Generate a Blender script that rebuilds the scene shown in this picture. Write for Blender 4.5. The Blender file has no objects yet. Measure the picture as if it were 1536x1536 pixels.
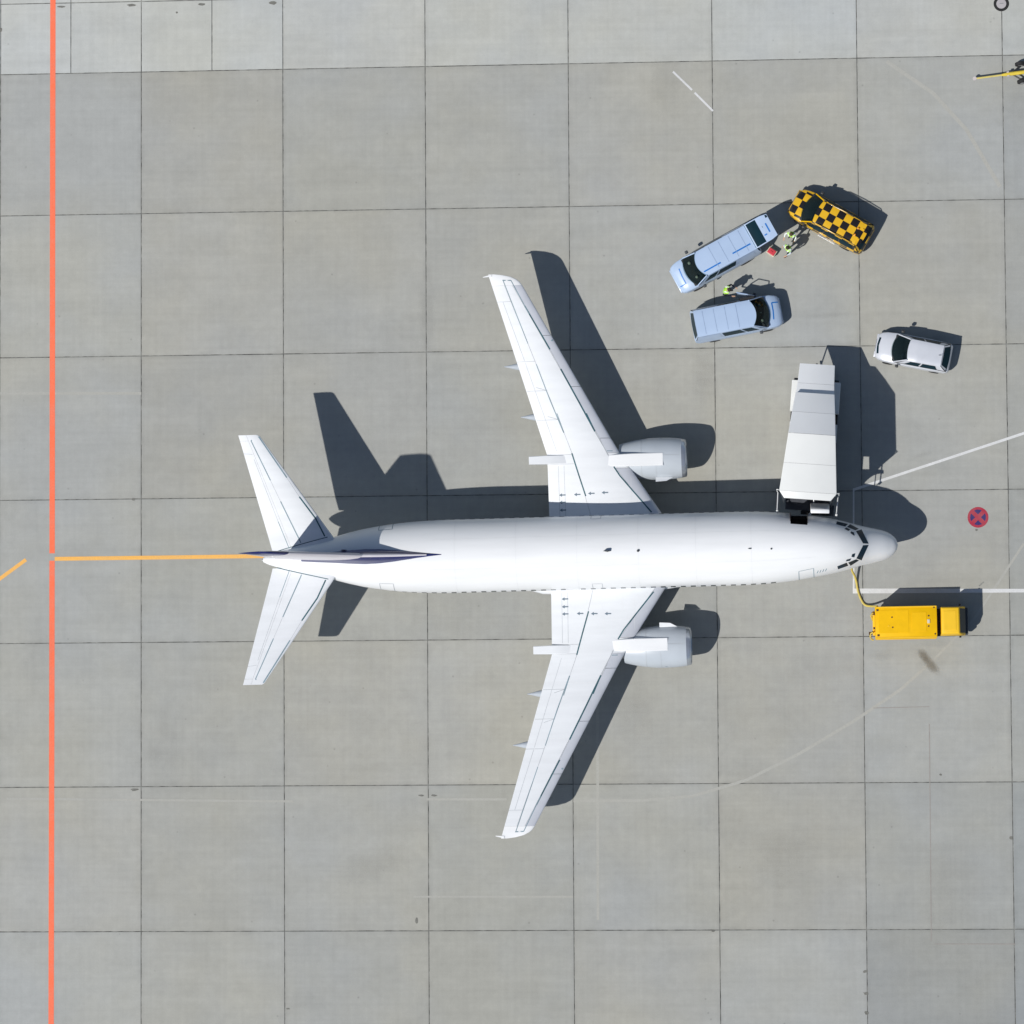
import bpy, bmesh, math, random
from mathutils import Vector, Matrix
random.seed(7)
R = math.radians
scene = bpy.context.scene
COL = scene.collection

# ------------------------------------------------------------------ camera
FPX = 6133.998
CAM = Vector((13.5956086, -14.5801843, 210.9177826))
ROWS = [(0.9968437965875818, -0.0056669558092308, -0.0791854204807414),
        (-0.0107464956010047, -0.9979004064366227, -0.0638693327499250),
        (-0.0786572185953278, 0.0645187139168108, -0.9948117296842489)]
cd = bpy.data.cameras.new('camera'); cam = bpy.data.objects.new('camera', cd); COL.objects.link(cam)
cd.sensor_width = 36.0; cd.sensor_fit = 'HORIZONTAL'; cd.lens = FPX / 1536 * 36
cd.clip_start = 1.0; cd.clip_end = 6000
r0, r1, r2 = [Vector(r) for r in ROWS]
m = Matrix((r0, -r1, -r2)).transposed().to_4x4(); m.translation = CAM
cam.matrix_world = m
scene.camera = cam
# ------------------------------------------------------------------ sky, sun, exposure
SX, SY = 0.611, 0.503                       # shadow offset per metre of height
elev = math.atan2(1, math.hypot(SX, SY))
world = bpy.data.worlds.new('World'); scene.world = world; world.use_nodes = True
wn = world.node_tree; bg = wn.nodes['Background']
sky = wn.nodes.new('ShaderNodeTexSky'); sky.sky_type = 'NISHITA'; sky.sun_disc = False
sky.sun_elevation = elev; sky.sun_rotation = math.atan2(-SX, -SY)
sky.air_density = 1.0; sky.dust_density = 0.6; sky.ozone_density = 1.0
wn.links.new(sky.outputs[0], bg.inputs[0]); bg.inputs[1].default_value = 0.064
sd = bpy.data.lights.new('sun', 'SUN'); sd.energy = 4.0; sd.angle = R(0.53); sd.color = (1.0, 0.965, 0.91)
sun = bpy.data.objects.new('sun', sd); COL.objects.link(sun); sun.location = (-60, -50, 100)
sun.rotation_euler = Vector((SX, SY, -1)).to_track_quat('-Z', 'Y').to_euler()
vs = scene.view_settings
vs.view_transform = 'Standard'; vs.look = 'None'; vs.exposure = 0.0; vs.gamma = 1.0; vs.use_curve_mapping = False

def W(px, py, z=0.0):
    """photo pixel (1536 px frame) + height above the apron -> world point"""
    d = Vector(((px - 768) / FPX, (py - 768) / FPX, 1.0))
    w = Vector((r0[k] * d[0] + r1[k] * d[1] + r2[k] * d[2] for k in range(3)))
    return CAM + w * ((z - CAM.z) / w.z)

# ------------------------------------------------------------------ materials
MATS = {}
def mat(name, col, rough=0.5, metal=0.0, coat=0.0, vary=0.06, nscale=3.0, spec=0.5, bump=0.0, stretch=None):
    if name in MATS: return MATS[name]
    mt = bpy.data.materials.new(name); mt.use_nodes = True; nt = mt.node_tree
    b = nt.nodes['Principled BSDF']
    b.inputs['Roughness'].default_value = rough; b.inputs['Metallic'].default_value = metal
    b.inputs['Coat Weight'].default_value = coat; b.inputs['Coat Roughness'].default_value = 0.08
    b.inputs['Specular IOR Level'].default_value = spec
    tc = nt.nodes.new('ShaderNodeTexCoord'); n = nt.nodes.new('ShaderNodeTexNoise')
    n.inputs['Scale'].default_value = nscale; n.inputs['Detail'].default_value = 6
    if stretch:
        mp = nt.nodes.new('ShaderNodeMapping'); mp.inputs['Scale'].default_value = stretch
        nt.links.new(tc.outputs['Object'], mp.inputs['Vector']); nt.links.new(mp.outputs[0], n.inputs['Vector'])
    else: nt.links.new(tc.outputs['Object'], n.inputs['Vector'])
    rp = nt.nodes.new('ShaderNodeMapRange')
    rp.inputs[1].default_value = 0.3; rp.inputs[2].default_value = 0.7
    rp.inputs[3].default_value = 1 - vary; rp.inputs[4].default_value = 1 + vary
    nt.links.new(n.outputs[0], rp.inputs[0])
    mx = nt.nodes.new('ShaderNodeVectorMath'); mx.operation = 'SCALE'
    mx.inputs[0].default_value = col; nt.links.new(rp.outputs[0], mx.inputs['Scale'])
    nt.links.new(mx.outputs[0], b.inputs['Base Color'])
    if bump:
        bp = nt.nodes.new('ShaderNodeBump'); bp.inputs['Strength'].default_value = bump; bp.inputs['Distance'].default_value = 0.01
        nt.links.new(n.outputs[0], bp.inputs['Height']); nt.links.new(bp.outputs[0], b.inputs['Normal'])
    MATS[name] = mt
    return mt

def glass_mat(name, tint, see):
    mt = bpy.data.materials.new(name); mt.use_nodes = True; nt = mt.node_tree
    b = nt.nodes['Principled BSDF']; out = nt.nodes['Material Output']
    b.inputs['Base Color'].default_value = (*tint, 1); b.inputs['Roughness'].default_value = 0.06
    t = nt.nodes.new('ShaderNodeBsdfTransparent'); t.inputs[0].default_value = (0.62, 0.74, 0.74, 1)
    x = nt.nodes.new('ShaderNodeMixShader'); x.inputs[0].default_value = 1 - see
    nt.links.new(t.outputs[0], x.inputs[1]); nt.links.new(b.outputs[0], x.inputs[2]); nt.links.new(x.outputs[0], out.inputs[0])
    MATS[name] = mt
    return mt

def math_node(nt, op, a, b=None):
    n = nt.nodes.new('ShaderNodeMath'); n.operation = op
    for k, v in enumerate((a, b)):
        if v is None: continue
        if isinstance(v, (int, float)): n.inputs[k].default_value = v
        else: nt.links.new(v, n.inputs[k])
    return n.outputs[0]

def concrete(name, joints=False):
    mt = bpy.data.materials.new(name); mt.use_nodes = True; nt = mt.node_tree; L = nt.links
    b = nt.nodes['Principled BSDF']; b.inputs['Roughness'].default_value = 0.9; b.inputs['Specular IOR Level'].default_value = 0.25
    geo = nt.nodes.new('ShaderNodeNewGeometry'); P = geo.outputs['Position']
    oi = nt.nodes.new('ShaderNodeObjectInfo')
    off = nt.nodes.new('ShaderNodeVectorMath'); off.operation = 'SCALE'; L.new(oi.outputs['Random'], off.inputs['Scale']); off.inputs[0].default_value = (40, 70, 0)
    Ps = nt.nodes.new('ShaderNodeVectorMath'); Ps.operation = 'ADD'; L.new(P, Ps.inputs[0]); L.new(off.outputs[0], Ps.inputs[1])
    def noise(vec, scale, detail=5, sc=None, rough=0.55):
        n = nt.nodes.new('ShaderNodeTexNoise'); n.inputs['Scale'].default_value = scale; n.inputs['Detail'].default_value = detail
        n.inputs['Roughness'].default_value = rough
        if sc:
            mp = nt.nodes.new('ShaderNodeMapping'); mp.inputs['Scale'].default_value = sc; L.new(vec, mp.inputs['Vector']); vec = mp.outputs[0]
        L.new(vec, n.inputs['Vector']); return n.outputs[0]
    def rng(v, lo, hi, a=0.3, c=0.7):
        n = nt.nodes.new('ShaderNodeMapRange'); n.inputs[1].default_value = a; n.inputs[2].default_value = c
        n.inputs[3].default_value = lo; n.inputs[4].default_value = hi; L.new(v, n.inputs[0]); return n.outputs[0]
    mixc = nt.nodes.new('ShaderNodeMix'); mixc.data_type = 'RGBA'
    mixc.inputs[6].default_value = (0.360, 0.357, 0.320, 1); mixc.inputs[7].default_value = (0.346, 0.354, 0.342, 1)
    L.new(rng(noise(P, 0.09, 4), 0, 1, 0.38, 0.62), mixc.inputs[0])
    tint = nt.nodes.new('ShaderNodeMix'); tint.data_type = 'RGBA'; tint.blend_type = 'MULTIPLY'; tint.inputs[0].default_value = 1
    L.new(mixc.outputs[2], tint.inputs[6]); L.new(oi.outputs['Color'], tint.inputs[7])
    v = rng(noise(Ps.outputs[0], 0.45, 6), 0.955, 1.045)
    v = math_node(nt, 'MULTIPLY', v, rng(noise(Ps.outputs[0], 2.2, 8, None, 0.65), 0.955, 1.045))
    v = math_node(nt, 'MULTIPLY', v, rng(noise(P, 14, 8, None, 0.75), 0.955, 1.045))
    v = math_node(nt, 'MULTIPLY', v, rng(noise(Ps.outputs[0], 1.0, 4, (0.12, 4.3, 1)), 0.977, 1.023))
    v = math_node(nt, 'MULTIPLY', v, rng(noise(Ps.outputs[0], 1.0, 4, (4.7, 0.10, 1)), 0.977, 1.023))
    v = math_node(nt, 'MULTIPLY', v, rng(noise(Ps.outputs[0], 1.0, 6, (0.10, 1.1, 1)), 0.968, 1.032))
    # sparse small dark spots (rubber, oil drips)
    vo = nt.nodes.new('ShaderNodeTexVoronoi'); vo.inputs['Scale'].default_value = 0.75; L.new(P, vo.inputs['Vector'])
    sp = nt.nodes.new('ShaderNodeMapRange'); sp.inputs[1].default_value = 0.02; sp.inputs[2].default_value = 0.055
    sp.inputs[3].default_value = 0.80; sp.inputs[4].default_value = 1.0; L.new(vo.outputs['Distance'], sp.inputs[0])
    v = math_node(nt, 'MULTIPLY', v, sp.outputs[0])
    # dirt that collects along slab edges, broken up by noise
    if not joints:
        tc = nt.nodes.new('ShaderNodeTexCoord'); sx = nt.nodes.new('ShaderNodeSeparateXYZ'); L.new(tc.outputs['Object'], sx.inputs[0])
        e = math_node(nt, 'MAXIMUM', math_node(nt, 'ABSOLUTE', sx.outputs[0]), math_node(nt, 'ABSOLUTE', sx.outputs[1]))
        e = rng(e, 0, 1, 3.52, 3.75)
        e = math_node(nt, 'MULTIPLY', e, rng(noise(P, 0.8, 5), 0, 0.16, 0.4, 0.7))
        v = math_node(nt, 'MULTIPLY', v, math_node(nt, 'SUBTRACT', 1.0, e))
    sc = nt.nodes.new('ShaderNodeVectorMath'); sc.operation = 'SCALE'; L.new(tint.outputs[2], sc.inputs[0]); L.new(v, sc.inputs['Scale'])
    L.new(sc.outputs[0], b.inputs['Base Color'])
    bp = nt.nodes.new('ShaderNodeBump'); bp.inputs['Strength'].default_value = 0.25; bp.inputs['Distance'].default_value = 0.01
    L.new(noise(P, 9, 8, None, 0.7), bp.inputs['Height']); L.new(bp.outputs[0], b.inputs['Normal'])
    return mt

def paint_mat(name, col, wear=0.25, scale=1.2):
    """road paint, worn back to bare concrete in places"""
    mt = bpy.data.materials.new(name); mt.use_nodes = True; nt = mt.node_tree; L = nt.links
    b = nt.nodes['Principled BSDF']; b.inputs['Roughness'].default_value = 0.85; b.inputs['Specular IOR Level'].default_value = 0.25
    geo = nt.nodes.new('ShaderNodeNewGeometry')
    n = nt.nodes.new('ShaderNodeTexNoise'); n.inputs['Scale'].default_value = scale; n.inputs['Detail'].default_value = 9; n.inputs['Roughness'].default_value = 0.75
    L.new(geo.outputs['Position'], n.inputs['Vector'])
    f = nt.nodes.new('ShaderNodeTexNoise'); f.inputs['Scale'].default_value = 11; f.inputs['Detail'].default_value = 6; L.new(geo.outputs['Position'], f.inputs['Vector'])
    a = nt.nodes.new('ShaderNodeMapRange'); a.inputs[1].default_value = 0.3; a.inputs[2].default_value = 0.6
    a.inputs[3].default_value = min(1.0, wear * 1.5); a.inputs[4].default_value = max(0.0, wear - 0.15); L.new(n.outputs[0], a.inputs[0])
    mx = nt.nodes.new('ShaderNodeMix'); mx.data_type = 'RGBA'; mx.inputs[6].default_value = (*col, 1); mx.inputs[7].default_value = (0.354, 0.353, 0.322, 1)
    L.new(a.outputs[0], mx.inputs[0])
    mr = nt.nodes.new('ShaderNodeMapRange'); mr.inputs[1].default_value = 0.3; mr.inputs[2].default_value = 0.7; mr.inputs[3].default_value = 0.94; mr.inputs[4].default_value = 1.05; L.new(f.outputs[0], mr.inputs[0])
    s_ = nt.nodes.new('ShaderNodeVectorMath'); s_.operation = 'SCALE'; L.new(mx.outputs[2], s_.inputs[0]); L.new(mr.outputs[0], s_.inputs['Scale'])
    L.new(s_.outputs[0], b.inputs['Base Color'])
    MATS[name] = mt
    return mt

def checker_mat(name, q, ox, oy):
    mt = bpy.data.materials.new(name); mt.use_nodes = True; nt = mt.node_tree; L = nt.links
    b = nt.nodes['Principled BSDF']; b.inputs['Roughness'].default_value = 0.3; b.inputs['Coat Weight'].default_value = 0.4
    tc = nt.nodes.new('ShaderNodeTexCoord'); sx = nt.nodes.new('ShaderNodeSeparateXYZ'); L.new(tc.outputs['Object'], sx.inputs[0])
    fx = math_node(nt, 'FLOOR', math_node(nt, 'DIVIDE', math_node(nt, 'ADD', sx.outputs[0], ox), q))
    fy = math_node(nt, 'FLOOR', math_node(nt, 'DIVIDE', math_node(nt, 'ADD', sx.outputs[1], oy), q))
    s = math_node(nt, 'MODULO', math_node(nt, 'ADD', math_node(nt, 'ADD', fx, fy), 100), 2)
    s = math_node(nt, 'GREATER_THAN', s, 0.5)
    fz = math_node(nt, 'FLOOR', math_node(nt, 'DIVIDE', math_node(nt, 'ADD', sx.outputs[2], 0.1), q))
    sd_ = math_node(nt, 'GREATER_THAN', math_node(nt, 'MODULO', math_node(nt, 'ADD', math_node(nt, 'ADD', fx, fz), 100), 2), 0.5)
    gn = nt.nodes.new('ShaderNodeNewGeometry'); sn = nt.nodes.new('ShaderNodeSeparateXYZ'); L.new(gn.outputs['Normal'], sn.inputs[0])
    flat = math_node(nt, 'GREATER_THAN', math_node(nt, 'ABSOLUTE', sn.outputs[2]), 0.45)
    inner = math_node(nt, 'LESS_THAN', math_node(nt, 'ABSOLUTE', sx.outputs[1]), 0.72)
    s = math_node(nt, 'ADD', math_node(nt, 'MULTIPLY', math_node(nt, 'MULTIPLY', s, flat), inner), math_node(nt, 'MULTIPLY', sd_, math_node(nt, 'SUBTRACT', 1.0, flat)))
    mx = nt.nodes.new('ShaderNodeMix'); mx.data_type = 'RGBA'
    mx.inputs[6].default_value = (0.72, 0.42, 0.015, 1); mx.inputs[7].default_value = (0.012, 0.010, 0.010, 1)
    L.new(s, mx.inputs[0]); L.new(mx.outputs[2], b.inputs['Base Color'])
    MATS[name] = mt
    return mt

M_WHITE = mat('aircraft_white', (0.81, 0.825, 0.84), 0.32, coat=0.2, vary=0.03, nscale=1.0, stretch=(.35, 2.2, 2.2))
M_WING = mat('wing_white', (0.725, 0.75, 0.78), 0.38, coat=0.1, vary=0.04, nscale=1.0, stretch=(.4, 2.5, 1))
M_SLAT = mat('slat_grey', (0.60, 0.625, 0.68), 0.33, metal=0.15, vary=0.04, nscale=1.5)
M_NAC = mat('nacelle_grey', (0.47, 0.515, 0.565), 0.36, coat=0.15, vary=0.03, nscale=1.2)
M_LIP = mat('polished_lip', (0.50, 0.54, 0.60), 0.25, metal=0.7, vary=0.05)
M_NAVY = mat('navy', (0.012, 0.018, 0.12), 0.3, coat=0.3, vary=0.1)
M_SEAM = mat('seal_dark', (0.025, 0.095, 0.12), 0.6, vary=0.25, nscale=1.5)
M_SEAML = mat('seal_light', (0.42, 0.45, 0.48), 0.6, vary=0.15, nscale=1.5)
M_SEAMM = mat('seal_mid', (0.20, 0.29, 0.34), 0.6, vary=0.2, nscale=1.5)
M_DARK = mat('dark_metal', (0.03, 0.032, 0.035), 0.5, vary=0.2)
M_BLACK = mat('black_rubber', (0.013, 0.013, 0.014), 0.75, vary=0.2, nscale=8)
M_STEEL = mat('steel', (0.45, 0.46, 0.47), 0.4, metal=0.6, vary=0.1)
M_ALU = mat('aluminium', (0.62, 0.63, 0.64), 0.35, metal=0.7, vary=0.08)
M_COCK = mat('cockpit_glass', (0.003, 0.022, 0.042), 0.3, spec=0.25, vary=0.1)
M_WIN = mat('cabin_window_glass', (0.012, 0.03, 0.04), 0.15, vary=0.1)
M_INT = mat('cabin_interior', (0.02, 0.014, 0.013), 0.8, vary=0.2)
M_VAN = mat('van_light_blue', (0.40, 0.515, 0.70), 0.35, coat=0.3, vary=0.02, nscale=1.5)
M_STRIPE = mat('stripe_blue', (0.008, 0.16, 0.52), 0.4, vary=0.05)
M_VGLASS = mat('vehicle_side_glass', (0.003, 0.022, 0.034), 0.3, spec=0.1, vary=0.1)
M_CGLASS = glass_mat('windscreen_glass', (0.003, 0.012, 0.016), 0.68)
M_TRIM = mat('interior_trim', (0.018, 0.022, 0.024), 0.7, vary=0.2, nscale=6)
M_BEIGE = mat('beige_cloth', (0.55, 0.45, 0.28), 0.9, vary=0.1)
M_PLAST = mat('grey_plastic', (0.05, 0.058, 0.068), 0.6, vary=0.1)
M_SILVER = mat('silver_paint', (0.60, 0.625, 0.68), 0.35, metal=0.1, coat=0.4, vary=0.02)
M_GPU = mat('airport_yellow', (0.80, 0.46, 0.0), 0.6, coat=0.0, spec=0.2, vary=0.05, nscale=2.5)
M_GPU2 = mat('airport_yellow_cab', (0.82, 0.50, 0.02), 0.5, coat=0.0, spec=0.3, vary=0.03, nscale=2.5)
M_RUST = mat('oily_brown', (0.07, 0.025, 0.008), 0.7, vary=0.3)
M_CABLE = mat('cable_yellow', (0.55, 0.43, 0.09), 0.6, vary=0.12, nscale=2)
M_CANW = mat('canopy_white', (0.72, 0.735, 0.725), 0.5, vary=0.025, nscale=0.8)
M_CANLIFT = mat('canopy_white_lifted', (0.86, 0.875, 0.89), 0.5, vary=0.025, nscale=0.8)  # white lightened in its colour to brighten sloping roof panels turned from the sun
M_LIME = mat('hi_vis_lime', (0.42, 0.78, 0.06), 0.8, vary=0.08, nscale=12)
M_REFL = mat('reflective_tape', (0.82, 0.85, 0.84), 0.5, vary=0.04)
M_SHIRT = mat('pale_shirt', (0.62, 0.68, 0.74), 0.9, vary=0.05)
M_TROU = mat('navy_trousers', (0.012, 0.018, 0.045), 0.9, vary=0.2, nscale=10)
M_SKIN = mat('skin', (0.52, 0.33, 0.23), 0.6, vary=0.06, nscale=12)
M_HAIR = mat('dark_hair', (0.03, 0.022, 0.014), 0.8, vary=0.3, nscale=25)
M_HAIR2 = mat('brown_hair', (0.07, 0.045, 0.022), 0.8, vary=0.3, nscale=25)
M_RED = mat('red_plastic', (0.55, 0.04, 0.06), 0.5, vary=0.12, nscale=5)
M_CREAM = mat('cream_plastic', (0.62, 0.58, 0.45), 0.6, vary=0.06)
M_LAMP = mat('lamp_lens', (0.65, 0.68, 0.7), 0.15, vary=0.03)
M_TAIL = mat('tail_lens', (0.40, 0.015, 0.015), 0.2, vary=0.05)
M_CONC = concrete('apron_concrete'); M_CONC0 = concrete('apron_concrete_far', True)
M_JOINT = mat('joint_sealant', (0.15, 0.152, 0.142), 0.9, vary=0.75, nscale=2.6)
P_RED = paint_mat('paint_red', (0.93, 0.18, 0.085), 0.13)
P_ORANGE = paint_mat('paint_orange', (0.86, 0.46, 0.115), 0.12)
P_WHITE = paint_mat('paint_white', (0.66, 0.67, 0.68), 0.2)
P_GHOST = paint_mat('paint_ghost', (0.415, 0.414, 0.385), 0.5, 0.8)
P_PINK = paint_mat('paint_hairline', (0.27, 0.245, 0.235), 0.4, 2.0)
P_EMR = paint_mat('paint_emblem_red', (0.37, 0.025, 0.055), 0.14)
P_EMB = paint_mat('paint_emblem_blue', (0.03, 0.02, 0.13), 0.10)
P_STAIN = paint_mat('stain_brown', (0.17, 0.145, 0.10), 0.52, 1.6)
P_TYRE = paint_mat('stain_tyre', (0.10, 0.10, 0.10), 0.40, 2.0)
P_BLK = paint_mat('paint_black', (0.11, 0.11, 0.10), 0.3, 3.0)

# ------------------------------------------------------------------ mesh helpers
class MB:
    def __init__(s): s.v = []; s.f = []; s.mi = []
    def add(s, vs, fs, mi=0):
        o = len(s.v); s.v += [tuple(p) for p in vs]; s.f += [tuple(i + o for i in f) for f in fs]; s.mi += [mi] * len(fs); return s
    def box(s, x0, x1, y0, y1, z0, z1, mi=0, M=None):
        vs = [Vector(p) for p in ((x0,y0,z0),(x1,y0,z0),(x1,y1,z0),(x0,y1,z0),(x0,y0,z1),(x1,y0,z1),(x1,y1,z1),(x0,y1,z1))]
        if M is not None: vs = [M @ p for p in vs]
        return s.add(vs, [(0,3,2,1),(4,5,6,7),(0,1,5,4),(1,2,6,5),(2,3,7,6),(3,0,4,7)], mi)
    def loft(s, rings, cap=True, mi=0, closed=True):
        n = len(rings[0]); vs = [p for r in rings for p in r]; fs = []
        for i in range(len(rings) - 1):
            for j in range(n if closed else n - 1):
                k = (j + 1) % n
                fs.append((i*n + j, i*n + k, (i+1)*n + k, (i+1)*n + j))
        if cap and closed:
            fs.append(tuple(reversed(range(n)))); fs.append(tuple((len(rings)-1)*n + j for j in range(n)))
        return s.add(vs, fs, mi)
    def tube(s, pts, r, n=8, mi=0):
        pts = [Vector(p) for p in pts]; rings = []
        rr = r if isinstance(r, (list, tuple)) else [r] * len(pts)
        for i, p in enumerate(pts):
            a = pts[max(i-1, 0)]; b = pts[min(i+1, len(pts)-1)]; d = (b - a).normalized()
            up = Vector((0,0,1)) if abs(d.z) < 0.9 else Vector((1,0,0))
            e1 = d.cross(up).normalized(); e2 = e1.cross(d)
            rings.append([p + (e1*math.cos(t*2*math.pi/n) + e2*math.sin(t*2*math.pi/n))*rr[i] for t in range(n)])
        return s.loft(rings, True, mi)
    def lathe(s, prof, axis='y', c=(0,0,0), n=24, mi=0):
        rings = []
        for a, r in prof:
            ring = []
            for t in range(n):
                x, y = r*math.cos(t*2*math.pi/n), r*math.sin(t*2*math.pi/n)
                p = {'y': (x, a, y), 'z': (x, y, a), 'x': (a, x, y)}[axis]
                ring.append((p[0]+c[0], p[1]+c[1], p[2]+c[2]))
            rings.append(ring)
        return s.loft(rings, True, mi)
    def prism(s, poly, z0, z1, mi=0):
        n = len(poly); vs = [(x, y, z0) for x, y in poly] + [(x, y, z1) for x, y in poly]
        fs = [tuple(reversed(range(n))), tuple(range(n, 2*n))] + [(i, (i+1) % n, n+(i+1) % n, n+i) for i in range(n)]
        return s.add(vs, fs, mi)
    def grid(s, fn, nu, nv, mi=0):
        vs = [fn(i/nu, j/nv) for i in range(nu+1) for j in range(nv+1)]
        fs = [(i*(nv+1)+j, (i+1)*(nv+1)+j, (i+1)*(nv+1)+j+1, i*(nv+1)+j+1) for i in range(nu) for j in range(nv)]
        return s.add(vs, fs, mi)
    def build(s, name, mats, parent=None, smooth=35, bevel=0, seg=2, fix=True, loc=None):
        me = bpy.data.meshes.new(name); me.from_pydata(s.v, [], s.f)
        ml = mats if isinstance(mats, (list, tuple)) else [mats]
        for q in ml: me.materials.append(q)
        if len(ml) > 1: me.polygons.foreach_set('material_index', s.mi)
        if fix or bevel:
            bm = bmesh.new(); bm.from_mesh(me)
            bmesh.ops.remove_doubles(bm, verts=bm.verts, dist=1e-5)
            if fix: bmesh.ops.recalc_face_normals(bm, faces=bm.faces)
            if bevel:
                es = [e for e in bm.edges if len(e.link_faces) == 2 and e.calc_face_angle(0) > R(28)]
                bmesh.ops.bevel(bm, geom=es, offset=bevel, segments=seg, affect='EDGES', clamp_overlap=True, profile=0.5)
            bm.to_mesh(me); bm.free()
        if smooth:
            me.polygons.foreach_set('use_smooth', [True]*len(me.polygons)); me.set_sharp_from_angle(angle=R(smooth))
        me.update()
        o = bpy.data.objects.new(name, me); COL.objects.link(o)
        if parent: o.parent = parent
        if loc is not None: o.location = loc
        return o

def tag(o, label=None, cat=None, group=None, kind=None):
    if label: o['label'] = label
    if cat: o['category'] = cat
    if group: o['group'] = group
    if kind: o['kind'] = kind
    return o
def thing(name, loc, rz, label, cat, group=None):
    o = bpy.data.objects.new(name, None); COL.objects.link(o); o.empty_display_size = 0.3
    o.location = (loc[0], loc[1], loc[2] if len(loc) > 2 else 0); o.rotation_euler = (0, 0, rz)
    return tag(o, label, cat, group)
def dup(o, parent):
    c = o.copy(); COL.objects.link(c); c.parent = parent; return c
def lin(tab, x):
    if x <= tab[0][0]: return tab[0][1]
    for (a, p), (b, q) in zip(tab, tab[1:]):
        if x <= b: return p + (q - p)*(x - a)/(b - a)
    return tab[-1][1]
def pchip(tab, x):
    xs = [t[0] for t in tab]; ys = [t[1] for t in tab]; n = len(xs)
    if x <= xs[0]: return ys[0]
    if x >= xs[-1]: return ys[-1]
    h = [xs[i+1]-xs[i] for i in range(n-1)]; d = [(ys[i+1]-ys[i])/h[i] for i in range(n-1)]
    def sl(i):
        if i == 0: return d[0]
        if i == n-1: return d[-1]
        if d[i-1]*d[i] <= 0: return 0
        w1 = 2*h[i]+h[i-1]; w2 = h[i]+2*h[i-1]; return (w1+w2)/(w1/d[i-1]+w2/d[i])
    i = max(k for k in range(n-1) if xs[k] <= x); t = (x-xs[i])/h[i]
    return ((2*t**3-3*t**2+1)*ys[i] + (t**3-2*t**2+t)*h[i]*sl(i) + (-2*t**3+3*t**2)*ys[i+1] + (t**3-t**2)*h[i]*sl(i+1))

# ================================================================== APRON
S = 7.5
apron = MB().add([(-2500,-2500,-0.06),(2500,-2500,-0.06),(2500,2500,-0.06),(-2500,2500,-0.06)], [(0,1,2,3)]).build('apron', M_CONC0, smooth=0)
tag(apron, 'wide grey concrete airport apron laid in square slabs', kind='structure')
jf = MB().add([(-8*S,-8*S,-0.016),(8*S,-8*S,-0.016),(8*S,8*S,-0.016),(-8*S,8*S,-0.016)], [(0,1,2,3)]).build('joint_filler', M_JOINT, apron, smooth=0)
def slab_mesh(sx, sy):
    hx, hy = sx/2 - 0.021, sy/2 - 0.021; c = 0.010
    m_ = MB()
    m_.loft([[(-hx,-hy,-0.05),(hx,-hy,-0.05),(hx,hy,-0.05),(-hx,hy,-0.05)], [(-hx,-hy,-c),(hx,-hy,-c),(hx,hy,-c),(-hx,hy,-c)],
             [(-hx+c,-hy+c,0),(hx-c,-hy+c,0),(hx-c,hy-c,0),(-hx+c,hy-c,0)]])
    return m_
full = slab_mesh(S, S).build('concrete_slab', M_CONC, apron, smooth=0)
half = slab_mesh(S, S/2).build('concrete_slab', M_CONC, apron, smooth=0)
quart = slab_mesh(S/2, S/2).build('concrete_slab', M_CONC, apron, smooth=0)
first = {id(full): True, id(half): True, id(quart): True}
rs = random.Random(3)
def put(proto, x, y, tintc):
    o = proto if first[id(proto)] else dup(proto, apron)
    first[id(proto)] = False
    o.location = (x, y, 0); o.color = (*tintc, 1)
for i in range(-8, 8):
    for j in range(-8, 8):
        g = 1.0 + rs.uniform(-0.035, 0.03); w = rs.uniform(-0.012, 0.012)
        if j == 3: g *= 1.25; w -= 0.016          # paler later-laid strip along the top
        if j > 3: g *= 1.06
        if i >= 3: g *= 0.97; w -= 0.02
        if j <= -4 and i >= 2: g *= 0.88; w -= 0.016
        if j == -3 and i >= 2: g *= 0.92; w -= 0.012
        if i <= -4: g *= 1.05
        if j == -1: g *= 0.97
        t = (g*(1+w), g, g*(1-1.4*w))
        cx, cy = (i+0.5)*S, (j+0.5)*S
        if j == 3:
            for hy in (-1, 1):
                if i in (-5, -4, -3):
                    for hx in (-1, 1):
                        k = 1 + rs.uniform(-0.02, 0.02); put(quart, cx+hx*S/4, cy+hy*S/4, tuple(a*k for a in t))
                else: put(half, cx, cy+hy*S/4, t)
        else: put(full, cx, cy, t)

# painted markings: sheets 4 mm above the slabs, children of the apron
def strip(name, pts, wdt, m_, z=0.004, label=None, px=True, cap=0.0):
    P = [W(*p) if px else Vector((p[0], p[1], 0)) for p in pts]; L_ = []; R_ = []
    for k, p in enumerate(P):
        a = P[max(k-1, 0)]; b = P[min(k+1, len(P)-1)]
        d = Vector((b.x-a.x, b.y-a.y, 0)).normalized(); n = Vector((-d.y, d.x, 0))
        if 0 < k < len(P)-1:
            d1 = (P[k]-P[k-1]).normalized(); n1 = Vector((-d1.y, d1.x, 0)); n = n / max(0.5, n.dot(n1))
        wk = wdt[k] if isinstance(wdt, (list, tuple)) else wdt
        L_.append(p + n*wk/2); R_.append(p - n*wk/2)
    vs = [(q.x, q.y, z) for q in L_] + [(q.x, q.y, z) for q in R_]; n = len(P)
    o = MB().add(vs, [(n+k, n+k+1, k+1, k) for k in range(n-1)]).build(name, m_, apron, smooth=0, fix=False)
    if label: o['label'] = label
    return o
strip('red_line', [(80.4, -700), (78.2, 830)], 0.285, P_RED, label='long orange red painted line across the apron')
strip('red_line', [(78.1, 841), (75.4, 2200)], 0.285, P_RED, label='long orange red painted line across the apron')
strip('lead_in_line', [(82, 838.3), (380, 834.4), (700, 830.5)], 0.205, P_ORANGE, z=0.0072, label='yellow orange lead in line running under the aircraft tail')
strip('lead_in_line', [(39, 839.5), (0, 868), (-60, 912)], 0.19, P_ORANGE, label='short slanting orange line beside the red line')
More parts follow.
